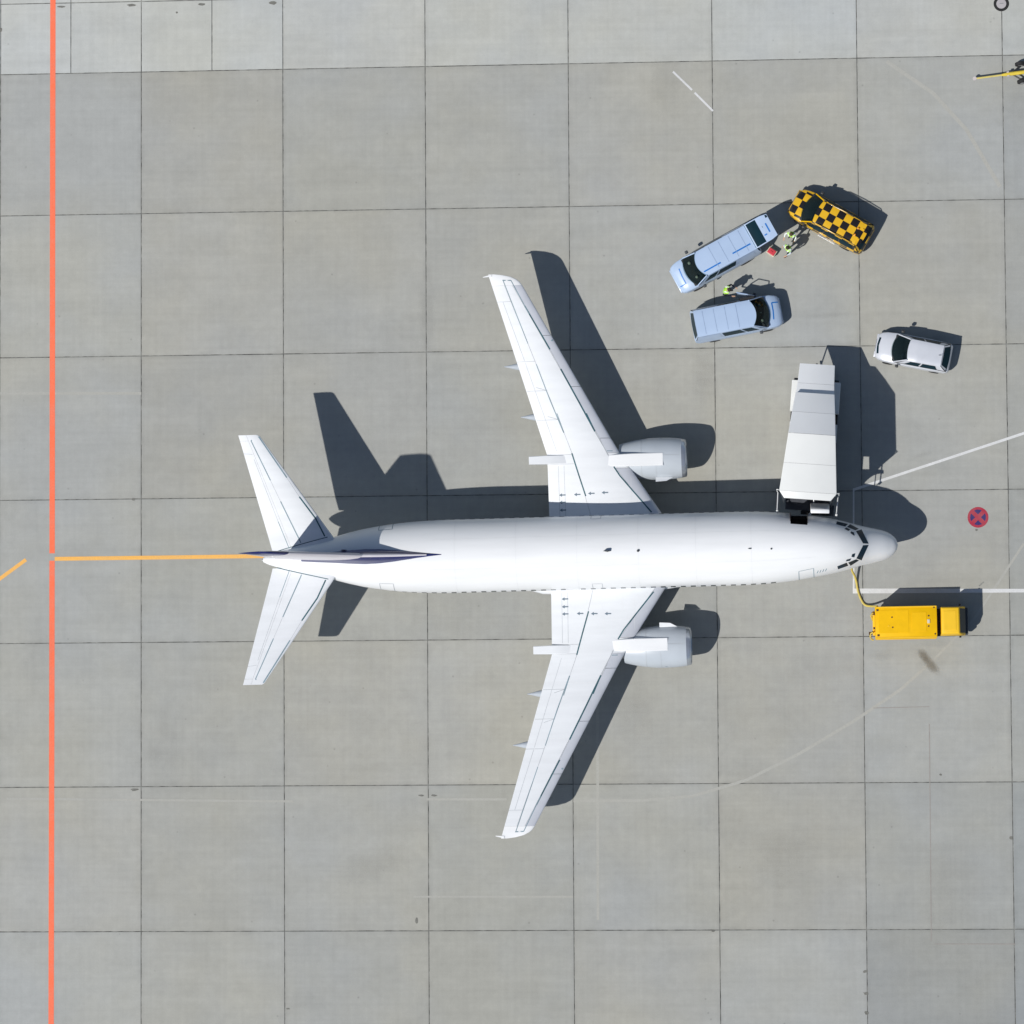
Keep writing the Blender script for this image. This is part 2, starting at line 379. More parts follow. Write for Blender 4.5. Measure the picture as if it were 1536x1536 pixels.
strip('white_line', [(1700, 595.5), (1280.5, 734.5), (1280.5, 886.5), (1720, 885.5)], 0.135, P_WHITE, label='white equipment bay outline by the aircraft nose')
strip('white_dash', [(1009.5, 107.5), (1038.0, 135.0)], 0.105, P_WHITE, label='short white dash painted slantwise on the concrete')
strip('white_dash', [(1042.0, 139.0), (1069.5, 166.5)], 0.105, P_WHITE, label='short white dash painted slantwise on the concrete')
# faded ghost lines and tyre arcs
zg = .0018
for pts, wd in [([(896, 990), (897, 1380)], 0.14), ([(640, 1199), (760, 1199)], 0.12), ([(860, 1201), (960, 1201), (1040, 1194), (1120, 1170), (1200, 1130), (1280, 1082), (1350, 1035), (1400, 990)], 0.15),
                ([(1400, 990), (1460, 930), (1500, 870), (1536, 815)], 0.12), ([(1330, 92), (1400, 140), (1450, 195), (1500, 280)], 0.2), ([(0, 590), (212, 590)], 0.14),
                ([(10, 1198), (440, 1202)], 0.12), ([(620, 1345), (860, 1345)], 0.1)]:
    zg += .0003; strip('worn_line', pts, wd, P_GHOST, z=zg)
for pts, wd in [([(1394, 1086), (1397, 1412)], 0.05), ([(1402, 1416), (1523, 1416)], 0.05), ([(1394, 1060), (1310, 1062)], 0.04)]:
    zg += .0003; strip('saw_cut', pts, wd, P_PINK, z=zg)
def disc(name, px, py, rad, m_, z=0.004, n=28, parent=apron, inner=0.0, jag=0.0, sy=1.0, rot=0.0):
    c = W(px, py); rr = random.Random(int(px*7+py))
    ks = [1 + rr.uniform(-jag, jag) for _ in range(n)]
    pt = lambda k, q: (c.x + rad*q*ks[k]*(math.cos(k*2*math.pi/n)*math.cos(rot) - sy*math.sin(k*2*math.pi/n)*math.sin(rot)),
                       c.y + rad*q*ks[k]*(math.cos(k*2*math.pi/n)*math.sin(rot) + sy*math.sin(k*2*math.pi/n)*math.cos(rot)), z)
    mb = MB()
    if inner: mb.loft([[pt(k, 1) for k in range(n)], [pt(k, inner) for k in range(n)]], cap=False)
    else: mb.add([pt(k, 1) for k in range(n)], [tuple(range(n))])
    return mb.build(name, m_, parent, smooth=0, fix=False)
# dark dabs on the joints
for px, py, r_, sy in [(202, 1184.5, 0.2, 0.35), (1298, 1457, 0.11, 0.8), (1299, 1490, 0.13, 0.6), (1300, 1519, 0.11, 0.8), (1517, 1257, 0.09, 0.9), (632, 1193, 0.16, 0.3), (651, 1193, 0.16, 0.35),
                   (197, 8, 0.22, 0.3), (303, 6.5, 0.2, 0.3), (410, 4.5, 0.22, 0.4), (92, 10, 0.2, 0.25), (0, 45, 0.13, 1.2), (1465, 795, 0.07, 0.9), (432, 1513, 0.11, 0.4), (265, 19, 0.06, 1), (1411, 1162, 0.06, 0.9),
                   (625, 1381, 0.09, 2.0), (200, 749, 0.08, 1.0), (1070, 1396.5, 0.08, 0.6)]:
    disc('tar_dab', px, py, r_, P_BLK, z=0.0068, n=9, jag=0.3, sy=sy)
def stain_mat(name, col, amt):
    mt = bpy.data.materials.new(name); mt.use_nodes = True; nt = mt.node_tree; L = nt.links
    b = nt.nodes['Principled BSDF']; out = nt.nodes['Material Output']; b.inputs['Base Color'].default_value = (*col, 1); b.inputs['Roughness'].default_value = .85
    tc = nt.nodes.new('ShaderNodeTexCoord'); ln = nt.nodes.new('ShaderNodeVectorMath'); ln.operation = 'LENGTH'; L.new(tc.outputs['Object'], ln.inputs[0])
    n = nt.nodes.new('ShaderNodeTexNoise'); n.inputs['Scale'].default_value = 2.2; n.inputs['Detail'].default_value = 8; n.inputs['Roughness'].default_value = .7; L.new(tc.outputs['Object'], n.inputs['Vector'])
    mr = nt.nodes.new('ShaderNodeMapRange'); mr.interpolation_type = 'SMOOTHSTEP'
    mr.inputs[1].default_value = .15; mr.inputs[2].default_value = 1.0; mr.inputs[3].default_value = 1; mr.inputs[4].default_value = 0
    L.new(math_node(nt, 'ADD', ln.outputs['Value'], math_node(nt, 'MULTIPLY', math_node(nt, 'SUBTRACT', n.outputs[0], .5), .9)), mr.inputs[0])
    x = nt.nodes.new('ShaderNodeMixShader'); t = nt.nodes.new('ShaderNodeBsdfTransparent')
    ed = nt.nodes.new('ShaderNodeMapRange'); ed.inputs[1].default_value = .8; ed.inputs[2].default_value = .98; ed.inputs[3].default_value = 1; ed.inputs[4].default_value = 0; L.new(ln.outputs['Value'], ed.inputs[0])
    L.new(math_node(nt, 'MULTIPLY', math_node(nt, 'MULTIPLY', mr.outputs[0], ed.outputs[0]), amt), x.inputs[0]); L.new(t.outputs[0], x.inputs[1]); L.new(b.outputs[0], x.inputs[2]); L.new(x.outputs[0], out.inputs[0])
    return mt
ST_BR = stain_mat('stain_oil_brown', (.17, .14, .09), .42); ST_GR = stain_mat('stain_grey', (.26, .26, .25), .07)
zst = .0052
for px, py, rx, ry, rot, m_ in [(1386, 984, .55, .3, -.95, ST_BR), (1397, 998, .7, .32, -.9, ST_BR), (1392, 992, 1.3, .8, -.9, ST_GR), (1325, 982, .9, .35, .1, ST_GR), (1405, 965, 1.1, .3, 0, ST_GR),
        (1240, 473, 1.5, .22, .06, ST_GR), (1385, 682, .8, .16, .3, ST_GR), (1000, 130, 1.2, 2.2, 0, ST_GR), (1055, 560, .8, 2.3, 0, ST_GR),
        (1525, 165, 1.0, 1.7, 0, ST_GR),
        (950, 1070, 1.5, 2.0, .2, ST_GR), (250, 1120, 1.2, 2.5, 0, ST_GR), (1180, 1290, 2.5, 2.0, 0, ST_GR), (560, 1300, 2.4, 1.2, .3, ST_GR), (1430, 1330, 2, 3, 0, ST_GR), (640, 470, .6, 2.5, 0, ST_GR), (60, 980, 1.2, 2.4, 0, ST_GR)]:
    c = W(px, py); zst += .00004
    n = 32; o = MB().add([(math.cos(k*2*math.pi/n), math.sin(k*2*math.pi/n), 0) for k in range(n)], [tuple(range(n))]).build('weather_stain', m_, apron, smooth=0, fix=False, loc=(c.x, c.y, zst))
    o.scale = (rx, ry, 1); o.rotation_euler = (0, 0, rot)
# no stopping emblem
c0 = W(1467, 776)
emb = disc('painted_emblem', 1467, 776, 0.535, P_EMR, z=0.004); emb['label'] = 'round red and blue no stopping emblem painted on concrete'
for k in range(4):
    a0 = k*math.pi/2; mb = MB(); pts = []
    ri, ro, hw = 0.09, 0.40, 0.105
    a_lo = math.asin(hw/ro); arc = [(-math.pi/4 + a_lo) + t/7*(math.pi/2 - 2*a_lo) for t in range(8)]
    pl = [(hw*math.sqrt(2), 0.0)] + [(ro*math.cos(t), ro*math.sin(t)) for t in arc]
    pl = [(c0.x + x*math.cos(a0) - y*math.sin(a0), c0.y + x*math.sin(a0) + y*math.cos(a0), 0.0075) for x, y in pl]
    mb.add(pl, [tuple(range(len(pl)))]).build('blue_segment', P_EMB, emb, smooth=0, fix=False)
# hydrant pit: ring frame set in the concrete with a lid
hp = W(1502, 5.5)
hyd = thing('hydrant_pit', hp, 0, 'round hydrant pit with black ring set in pale concrete', 'pit cover')
MB().lathe([(0.002, 0.26), (0.012, 0.27), (0.012, 0.385), (0.002, 0.40)], 'z', n=32).build('ring_frame', M_BLACK, hyd, smooth=0)
MB().lathe([(0.001, 0.258), (0.010, 0.25), (0.013, 0.02)], 'z', n=32).build('lid', mat('pit_lid', (0.40, 0.38, 0.39), 0.7), hyd, smooth=0)
MB().box(-0.09, 0.09, -0.012, 0.012, 0.013, 0.03).build('lid_handle', M_STEEL, hyd, smooth=0)

# ================================================================== AIRCRAFT
HEAD = R(1.0)
N0 = W(1347, 817.5, 2.45)
EX = Vector((math.cos(HEAD), math.sin(HEAD))); EY = Vector((-math.sin(HEAD), math.cos(HEAD)))
jet = thing('passenger_jet', (N0.x, N0.y, 0), HEAD, 'white twin engine passenger jet with navy tail markings parked on the apron', 'airplane')
def A(px, py, z):
    w = W(px, py, z); d = Vector((w.x - N0.x, w.y - N0.y)); return -d.dot(EX), d.dot(EY)
def L3(u, v, z): return (-u, v, z)
FW = [(0,.015),(.08,.27),(.2,.43),(.35,.56),(.65,.72),(1.2,.865),(1.92,1.025),(2.5,1.19),(3.1,1.345),(4.35,1.565),(5.5,1.73),(7,1.855),(8.2,1.88),(22.6,1.88),(24.6,1.81),(27.2,1.47),(28.65,1.10),(30.3,.70),(31.2,.47),(31.9,.27),(32.2,.12)]
FT = [(0,2.47),(.08,2.66),(.2,2.82),(.35,2.95),(.65,3.20),(1.1,3.50),(1.48,3.77),(1.75,4.02),(2.0,4.25),(2.5,4.59),(3.1,4.86),(4.35,5.12),(5.5,5.22),(7,5.27),(26,5.27),(28.65,5.24),(30.3,5.16),(31.9,4.99),(32.2,4.86)]
FB = [(0,2.43),(.08,2.25),(.2,2.10),(.35,1.98),(.65,1.82),(1.2,1.64),(1.92,1.50),(3.1,1.38),(4.35,1.30),(5.5,1.27),(7,1.25),(20.5,1.25),(22.5,1.42),(24.6,1.90),(27.2,2.68),(28.65,3.17),(30.3,3.78),(31.9,4.42),(32.2,4.6)]
FM = [(0,2.45),(.65,2.52),(1.2,2.62),(1.92,2.80),(3.1,3.02),(4.35,3.16),(7,3.3),(21,3.3),(24.6,3.5),(27.2,3.92),(28.65,4.15),(30.3,4.42),(31.9,4.72),(32.2,4.74)]
def fus(u, th, off=0.0):
    w, zt, zb, zm = pchip(FW, u), pchip(FT, u), pchip(FB, u), pchip(FM, u)
    s, c = math.sin(th), math.cos(th); hh = (zt - zm) if c > 0 else (zm - zb)
    y, z = w*s, zm + hh*c
    if off:
        n = Vector((0, s/max(w, .01), c/max(hh, .01))).normalized(); y += n.y*off; z += n.z*off
    return (-u, y, z)
def fus_z(u, z, off=0.0, side=1):
    zt, zb, zm = pchip(FT, u), pchip(FB, u), pchip(FM, u)
    hh = (zt - zm) if z > zm else (zm - zb)
    th = math.acos(max(-1, min(1, (z - zm)/max(hh, 1e-4)))); return fus(u, side*th, off)
def fus_v(u, v, off=0.0):
    w = pchip(FW, u); return fus(u, math.asin(max(-1, min(1, v/w))), off)
DU0, DU1 = 4.55, 5.40
us = sorted(set([0, .02, .05, .1, .16, .25, .35, .5, .65, .85, 1.05, 1.25, 1.4, 1.48, 1.56, 1.66, 1.76, 1.88, 2.0, 2.2, 2.5, 2.8, 3.1, 3.5, 3.9, 4.3, DU0, 4.8, 5.1, DU1, 5.8, 6.3, 7, 7.6, 8.2] + [9+k for k in range(14)] + [22.6, 23.2, 24, 24.6, 25.3, 26, 26.6, 27.2, 27.9, 28.65, 29.5, 30.3, 30.8, 31.2, 31.6, 31.9, 32.05, 32.2]))
NT = 128
mb = MB(); ring_n = NT
thd0, thd1 = None, None
vsF = [fus(u, 2*math.pi*k/NT) for u in us for k in range(NT)]; fsF = []
for i in range(len(us)-1):
    for k in range(NT):
        k2 = (k+1) % NT
        uc = (us[i]+us[i+1])/2; thm = 2*math.pi*(k+.5)/NT; zc = fus(uc, thm)[2]
        if DU0 <= uc <= DU1 and thm < math.pi and thm > R(39.4) and zc > 2.70: continue      # passenger door opening
        fsF.append((i*NT+k, i*NT+k2, (i+1)*NT+k2, (i+1)*NT+k))
fsF.append(tuple(range(NT))); fsF.append(tuple(reversed([(len(us)-1)*NT+k for k in range(NT)])))
mb.add(vsF, fsF); fuselage = mb.build('fuselage', M_WHITE, jet, smooth=50)
# vestibule inside the open door
mb = MB()
mb.box(-DU1-0.25, -DU0+0.25, 0.2, 1.45, 2.62, 2.70); mb.box(-DU1-0.02, -DU1-0.0, 0.2, 1.70, 2.7, 4.6); mb.box(-DU0+0.0, -DU0+0.02, 0.2, 1.62, 2.7, 4.6)
mb.box(-DU1-0.2, -DU0+0.2, 0.15, 0.2, 2.6, 4.75); mb.box(-DU1, -DU0, 0.2, 0.95, 4.62, 4.68)
mb.build('vestibule', M_INT, fuselage, smooth=0)
MB().box(-DU1+0.03, -DU0-0.03, 1.42, 1.60, 2.70, 2.72).build('door_sill', M_INT, fuselage, smooth=0)
def seam_fus(name, pts, wd, m_, parent=fuselage, off=0.006):
    """pts (u, theta)"""
    mb = MB(); P = []
    for (a, b), (c, d) in zip(pts, pts[1:]):
        n = max(2, int(abs(c-a)/0.15 + abs(d-b)/0.06))
        for k in range(n): P.append((a+(c-a)*k/n, b+(d-b)*k/n))
    P.append(pts[-1])
    Q = [Vector(fus(u, t, off)) for u, t in P]; C_ = [Vector(fus(u, t, off+0.3)) for u, t in P]
    Lr, Rr = [], []
    for k, q in enumerate(Q):
        d = (Q[min(k+1, len(Q)-1)] - Q[max(k-1, 0)]).normalized(); nn = (C_[k]-q).normalized(); s = d.cross(nn)*wd/2
        Lr.append(q+s); Rr.append(q-s)
    n = len(Q); mb.add(Lr+Rr, [(k, k+1, n+k+1, n+k) for k in range(n-1)])
    return mb.build(name, m_, parent, smooth=0, fix=False)
def th_of(u, z, side):
    zt, zb, zm = pchip(FT, u), pchip(FB, u), pchip(FM, u); hh = (zt-zm) if z > zm else (zm-zb)
    return side*math.acos(max(-1, min(1, (z-zm)/hh)))
# cabin windows, one object each, sharing nothing but shape
def win_patch(u0, u1, z0, z1, side, m_, name, off=0.006, n=4, parent=fuselage):
    mb = MB(); mb.grid(lambda a, b: fus_z(u0+(u1-u0)*a, z0+(z1-z0)*b, off, side), n, n)
    return mb.build(name, m_, parent, smooth=60, fix=False)
for side in (1, -1):
    for k in range(43):
        u = 6.35 + k*0.508
        if u > 27.2 or k in (20,): continue
        win_patch(u-0.125, u+0.125, 3.37, 3.70, side, M_WIN, 'cabin_window')
# cockpit windows: quads in plan px -> fuselage skin
def ckpt(quad, name='cockpit_window', zg=4.05):
    q = []
    for zx, zy in quad:
        px, py = 1140+zx/6.4, 730+zy/6.4; z = zg
        for _ in range(6):
            u, v = A(px, py, z); w = pchip(FW, u); z = fus_v(u, max(-w*.995, min(w*.995, v)))[2]
        q.append((u, v))
    def fn(a, b):
        u = (q[0][0]*(1-a)+q[1][0]*a)*(1-b) + (q[3][0]*(1-a)+q[2][0]*a)*b
        v = (q[0][1]*(1-a)+q[1][1]*a)*(1-b) + (q[3][1]*(1-a)+q[2][1]*a)*b
        w = pchip(FW, u); return fus_v(u, max(-w*.998, min(w*.998, v)), 0.012)
    return MB().grid(fn, 6, 6).build(name, M_COCK, fuselage, smooth=60, fix=False)
ckpt([(1043, 548), (975, 412), (922, 428), (990, 545)])
ckpt([(1043, 560), (975, 706), (925, 688), (990, 563)])
ckpt([(948, 406), (866, 362), (836, 388), (918, 420)])
ckpt([(950, 708), (870, 758), (846, 728), (922, 696)])
ckpt([(845, 360), (738, 334), (732, 362), (818, 384)])
ckpt([(846, 758), (750, 792), (742, 764), (832, 728)])
ckpt([(868, 412), (826, 392), (812, 406), (850, 426)], 'eyebrow_window'); ckpt([(902, 440), (875, 430), (868, 446), (908, 474)], 'eyebrow_window')
ckpt([(876, 688), (832, 700), (822, 716), (864, 710)], 'eyebrow_window'); ckpt([(915, 638), (884, 648), (878, 672), (905, 678)], 'eyebrow_window')
# service door and hatch outlines
def outline(u0, u1, z0, z1, side, m_=M_SEAML, wd=0.03, name='door_outline'):
    seam_fus(name, [(u0, th_of(u0, z0, side)), (u0, th_of(u0, z1, side)), (u1, th_of(u1, z1, side)), (u1, th_of(u1, z0, side)), (u0, th_of(u0, z0, side))], wd, m_)
outline(4.30, 5.05, 3.0, 4.45, -1, M_SEAMM, 0.03); outline(25.6, 26.3, 3.0, 4.6, -1); outline(25.6, 26.3, 3.0, 4.6, 1, M_SEAMM, 0.03)
outline(15.0, 15.5, 3.3, 4.25, -1); outline(15.0, 15.5, 3.3, 4.25, 1)
for u in (7.4, 10.2, 13.1, 16.2, 19.3, 22.4):
    seam_fus('skin_seam', [(u, -1.5), (u, 1.5)], 0.014, mat('skin_seam', (0.745, 0.76, 0.775), 0.5))
for th in (-0.42, 0.42): seam_fus('skin_seam', [(4.2, th), (23.5, th)], 0.012, MATS['skin_seam'])
# antennas, beacon and lettering near the forward service door
def blade(px, py, ln, hh, m_=M_PLAST, nm='blade_antenna'):
    u, v = A(px, py, 5.3); z = fus_v(u, v)[2] - 0.02
    MB().loft([[(-u+ln*.5, v, z), (-u, v+ln*.12, z), (-u-ln*.5, v, z), (-u, v-ln*.12, z)], [(-u+ln*.1, v, z+hh), (-u-ln*.1, v+ln*.05, z+hh), (-u-ln*.5, v, z+hh), (-u-ln*.1, v-ln*.05, z+hh)]]).build(nm, m_, fuselage, smooth=0)
blade(911, 826.5, 0.42, 0.32); blade(1125, 823, 0.22, 0.12); blade(516, 825, 0.34, 0.2, M_NAVY); blade(516, 840, 0.34, 0.2, M_NAVY)
u, v = A(957, 826, 5.3); MB().lathe([(0, .07), (.08, .06), (.12, .02)], 'z', (-u, v, fus_v(u, v)[2]-.01), 12).build('beacon', M_PLAST, fuselage)
u, v = A(1157, 823, 5.3); MB().lathe([(0, .05), (.05, .04), (.06, .01)], 'z', (-u, v, fus_v(u, v)[2]-.01), 12).build('satellite_antenna', M_PLAST, fuselage)
# faint registration strokes on the starboard nose
for k in range(4):
    u = 3.72 + k*0.14; seam_fus('registration_stroke', [(u, th_of(u, 3.95, -1)), (u-0.07, th_of(u, 4.2, -1))], 0.035, M_SEAMM)
# belly fairing
mb = MB(); rings = []
for u, wv, zt, zb in [(10.2,1.2,1.5,1.30),(11.2,1.80,2.0,1.16),(13,2.05,2.2,1.06),(16,2.1,2.3,1.04),(18.2,1.98,2.2,1.08),(19.8,1.5,1.8,1.2),(20.6,1.0,1.5,1.3)]:
    rings.append([(-u, wv*math.cos(t*2*math.pi/28), (zt+zb)/2 + (zt-zb)/2*math.sin(t*2*math.pi/28)) for t in range(28)])
mb.loft(rings).build('belly_fairing', M_WING, jet, smooth=50)

# ---- wings
WLE = [(0,10.65),(1.9,11.93),(4.6,13.70),(5.2,14.08),(5.9,14.48),(13.84,18.80),(14.0,18.92),(14.13,19.08),(14.27,19.36),(14.37,19.78),(14.42,20.2)]
WTE = [(0,17.75),(5.1,17.77),(14.2,20.46),(14.42,20.52)]
WTC = [(0,.145),(5,.125),(13.8,.105),(14.2,.07),(14.42,.03)]
def wz0(v): return 1.95 + max(0, v-1.9)*0.0975
def yt(c, t): c = max(0, min(1, c)); return 5*t*(0.2969*math.sqrt(c) - 0.126*c - 0.3516*c*c + 0.2843*c**3 - 0.1036*c**4)
class Foil:
    def __init__(s, LE, TE, TC, z0, up=1.1, lo=0.9): s.LE, s.TE, s.TC, s.z0, s.up, s.lo = LE, TE, TC, z0, up, lo
    def z(s, v, u, top=True):
        a, b = lin(s.LE, v), lin(s.TE, v); ch = max(b-a, .01); c = (u-a)/ch
        t = ch*yt(c, lin(s.TC, v)) + 0.006
        return s.z0(v) + (t*s.up if top else -t*s.lo)
    def patch(s, name, v0, v1, fa, fb, m_, parent, side, nv=None, nc=10, led=False):
        vb = [v0] + sorted(x for x in set([p[0] for p in s.LE] + [p[0] for p in s.TE]) if v0 < x < v1) + [v1]
        vv = []
        for a, b in zip(vb, vb[1:]):
            n = max(1, int((b-a)/0.5)); vv += [a+(b-a)*k/n for k in range(n)]
        vv.append(v1); rings = []
        for v in vv:
            a, b = fa(v), fb(v)
            cs = [(1-math.cos(math.pi/2*k/nc)) if led else k/nc for k in range(nc+1)]
            top = [(-(a+(b-a)*c), side*v, s.z(v, a+(b-a)*c, True)) for c in cs]
            bot = [(-(a+(b-a)*c), side*v, s.z(v, a+(b-a)*c, False)) for c in reversed(cs)]
            rings.append(top+bot)
        return MB().loft(rings).build(name, m_, parent, smooth=40)
wing_f = Foil(WLE, WTE, WTC, wz0)
WFS = [(1.9,.52),(4.3,.74),(4.6,.74),(5.9,.56),(13.84,.50)]       # chordwise depth of leading edge pieces
WRS = [(1.9,2.15),(2.9,1.9),(5.0,1.30),(6,1.24),(14,.62)]
le = lambda v: lin(WLE, v); te = lambda v: lin(WTE, v)
fs_ = lambda v: le(v)+lin(WFS, v); rs_ = lambda v: te(v)-lin(WRS, v)
G = 0.012
def seam_foil(foil, pts, wd, m_, parent, side, name='panel_seam', off=0.004, px=True, port_only=False):
    Q = []
    for p in pts:
        if px:
            z = 2.6 if foil is wing_f else 5.0
            for _ in range(5):
                u, v = A(p[0], p[1], z); z = foil.z(abs(v), u)
            Q.append((u, abs(v)))
        else: Q.append(p)
    P = []
    for (a, b), (c, d) in zip(Q, Q[1:]):
        n = max(1, int(math.hypot(c-a, d-b)/0.25))
        P += [(a+(c-a)*k/n, b+(d-b)*k/n) for k in range(n)]
    P.append(Q[-1]); Lr, Rr = [], []
    for k, (u, v) in enumerate(P):
        a = P[max(k-1, 0)]; b = P[min(k+1, len(P)-1)]; du, dv = b[0]-a[0], b[1]-a[1]; l = math.hypot(du, dv) or 1
        nu, nv = -dv/l*wd*.40, du/l*wd*.40
        for lst, sg in ((Lr, 1), (Rr, -1)):
            uu, vv_ = u+sg*nu, v+sg*nv; lst.append((-uu, side*vv_, foil.z(vv_, uu)+off))
    n = len(P); return MB().add(Lr+Rr, [(k, k+1, n+k+1, n+k) for k in range(n-1)]).build(name, m_, parent, smooth=0, fix=False)
def z2(pts): return [(700+x/5.12, 360+y/5.12) for x, y in pts]
def z3(pts): return [(760+x/4.6545, 620+y/4.6545) for x, y in pts]
M_ARROW = mat('arrow_ink', (0.12, 0.17, 0.22), 0.6)
for side, lab in ((1, 'port wing'), (-1, 'starboard wing')):
    wing = wing_f.patch('wing', 0.8, 13.82, lambda v: fs_(v)+G, lambda v: rs_(v)-G, M_WING, jet, side)
    wing_f.patch('leading_edge', 1.2, 4.33, le, fs_, M_SLAT, wing, side, led=True)
    wing_f.patch('leading_edge', 4.345, 5.12, le, fs_, M_WING, wing, side, led=True)
    wing_f.patch('leading_edge', 5.13, 5.88, le, fs_, M_SLAT, wing, side, led=True)
    for a, b in ((5.9, 8.55), (8.57, 11.2), (11.22, 13.82)):
        wing_f.patch('slat', a, b, le, fs_, M_SLAT, wing, side, led=True)
    wing_f.patch('flap', 1.2, 4.62, rs_, te, M_WING, wing, side)
    wing_f.patch('fixed_trailing_edge', 4.63, 5.1, rs_, te, M_WING, wing, side)
    wing_f.patch('flap', 5.11, 9.9, rs_, te, M_WING, wing, side)
    wing_f.patch('aileron', 9.92, 13.0, rs_, te, M_WING, wing, side)
    wing_f.patch('fixed_trailing_edge', 13.01, 13.82, rs_, te, M_WING, wing, side)
    tip = wing_f.patch('wing_tip', 13.825, 14.42, le, te, M_WHITE, wing, side, led=True)
    MB().loft([[(-20.35, side*14.30, 3.16), (-20.35, side*14.42, 3.16), (-20.35, side*14.42, 3.21), (-20.35, side*14.30, 3.21)],
               [(-20.8, side*14.27, 3.17), (-20.8, side*14.30, 3.17), (-20.8, side*14.30, 3.18), (-20.8, side*14.27, 3.18)]]).build('tail_light_fairing', M_WHITE, wing, smooth=0)
    # seals and gaps traced from the panel lines
    sm = lambda pts, wd, m_, **k: seam_foil(wing_f, pts, wd, m_, wing, side, **k)
    sm(z2([(340, 310), (480, 570)]), 0.055, M_SEAMM); sm(z2([(445, 505), (500, 600), (640, 840)]), 0.085, M_SEAM)
    sm(z2([(640, 840), (722, 990)]), 0.03, M_SEAML); sm(z2([(722, 990), (860, 1240), (985, 1470)]), 0.095, M_SEAM)
    sm(z2([(985, 1470), (1110, 1690)]), 0.05, M_SEAML); sm(z3([(555, 0), (615, 125)]), 0.09, M_SEAM)
    sm(z3([(615, 130), (695, 265)]), 0.03, M_SEAML)
    sm(z2([(275, 310), (340, 310)]), 0.07, M_SEAMM); sm(z2([(280, 312), (370, 540), (470, 795)]), 0.05, M_SEAMM)
    sm(z2([(470, 795), (535, 955)]), 0.025, M_SEAML); sm(z2([(535, 955), (640, 1230), (745, 1480)]), 0.055, M_SEAMM)
    sm(z3([(350, 0), (400, 135)]), 0.05, M_SEAMM); sm(z3([(400, 135), (455, 275)]), 0.025, M_SEAML); sm(z3([(455, 278), (500, 420), (552, 578)]), 0.085, M_SEAM)
    sm(z3([(748, 372), (790, 435), (885, 545), (1012, 690)]), 0.085, M_SEAM)
    sm(z3([(700, 262), (770, 262)]), 0.05, M_SEAMM)
    # chordwise flap, aileron and spoiler breaks
    for v in (6.9, 8.4, 9.91, 13.0): sm([(rs_(v), v), (te(v)-0.05, v+0.0)], 0.025, M_SEAML, px=False)
    for v in (6.9, 8.4): sm([(rs_(v)-0.02, v), (rs_(v)+0.55, v+0.18)], 0.03, M_SEAML, px=False)
    sm([(te(9.95)-0.42, 9.95), (te(13)-0.30, 13.0)], 0.025, M_SEAML, px=False)
    sm([(te(5.3)-0.55, 5.3), (te(9.85)-0.42, 9.85)], 0.02, M_SEAML, px=False)
    for d in (0.55, 0.85): sm([(te(1.95)-d, 1.95), (te(4.6)-d, 4.55)], 0.022, M_SEAML, px=False)
    for v in (3.4, 6.6, 9.4, 12.0): sm([(fs_(v)+.02, v), (rs_(v)-.02, v)], 0.014, MATS['skin_seam'], px=False)
    sm([(15.2, 2.0), (15.0, 4.3)], 0.016, MATS['skin_seam'], px=False); sm([(13.5, 2.0), (13.5, 3.9)], 0.016, MATS['skin_seam'], px=False)
    sm([(14.1, 2.05), (14.1, 3.0)], 0.016, MATS['skin_seam'], px=False)
    # escape arrows painted on the root, pointing aft
    for u, v in [(17.05, 3.05), (16.28, 3.05), (15.55, 3.08), (14.85, 3.1), (17.05, 2.68), (17.05, 2.28)]:
        pl = [(0.17, 0), (0.02, 0.09), (0.02, 0.03), (-0.17, 0.03), (-0.17, -0.03), (0.02, -0.03), (0.02, -0.09)]
        MB().add([(-(u+a), side*(v+b), wing_f.z(v+b, u+a)+0.006) for a, b in pl], [tuple(range(7))]).build('escape_arrow', M_ARROW, wing, smooth=0, fix=False)
    u, v = 17.35, 10.95; MB().lathe([(0, .05), (.01, .045)], 'z', (-u, side*v, wing_f.z(v, u)), 10).build('fuel_cap', M_SEAMM, wing, smooth=0)
    # flap track fairings under the trailing edge, slim and pointed
    for v in (7.1, 10.05-0.35):
        rings = []
        for k, (du, hw, hh) in enumerate([(-2.2, .04, .06), (-1.4, .17, .2), (-.4, .2, .24), (.0, .19, .2), (.25, .13, .12), (.45, .075, .07), (.72, .015, .02)]):
            u = te(v)+du; zc = wz0(v)-lin([(-2.2, .30), (-.4, .36), (0, .24), (.72, .06)], du)
            rings.append([(-u, side*(v+hw*math.cos(t*2*math.pi/12)), zc+hh*math.sin(t*2*math.pi/12)) for t in range(12)])
        MB().loft(rings).build('flap_track_fairing', M_NAC, wing, smooth=50)
    # ---- engine
    EV, EZ = 4.83, 1.47
    def ering(u, r, n=40, zs=1.0):
        out = []
        for t in range(n):
            a = t*2*math.pi/n; y = r*math.cos(a); z = r*math.sin(a)*0.98
            if z < 0: z *= 0.93; y *= 1 + 0.02*math.sin(-a)
            out.append((-u, side*EV+y, EZ+z))
        return out
    NACP = [(10.90,1.005),(11.1,1.035),(11.5,1.07),(12.0,1.085),(12.5,1.075),(13.0,1.02),(13.4,.955),(13.8,.87),(14.1,.79)]
    mb = MB(); mb.loft([ering(u, r) for u, r in NACP] + [ering(14.1, .70), ering(13.2, .72)], cap=False)
    eng = mb.build('engine', M_NAC, jet, smooth=40)
    MB().loft([ering(u, r) for u, r in [(11.45,.80),(11.1,.79),(10.85,.82),(10.72,.87),(10.66,.92),(10.69,.96),(10.78,.985),(10.90,1.0045)]], cap=False).build('intake_lip', M_LIP, eng, smooth=60)
    MB().loft([ering(11.42, .80), ering(11.43, .02)]).build('fan', M_DARK, eng, smooth=0)
    MB().loft([ering(11.42, .28, 16), ering(11.2, .17, 16), ering(11.05, .02, 16)]).build('spinner', M_STEEL, eng, smooth=50)
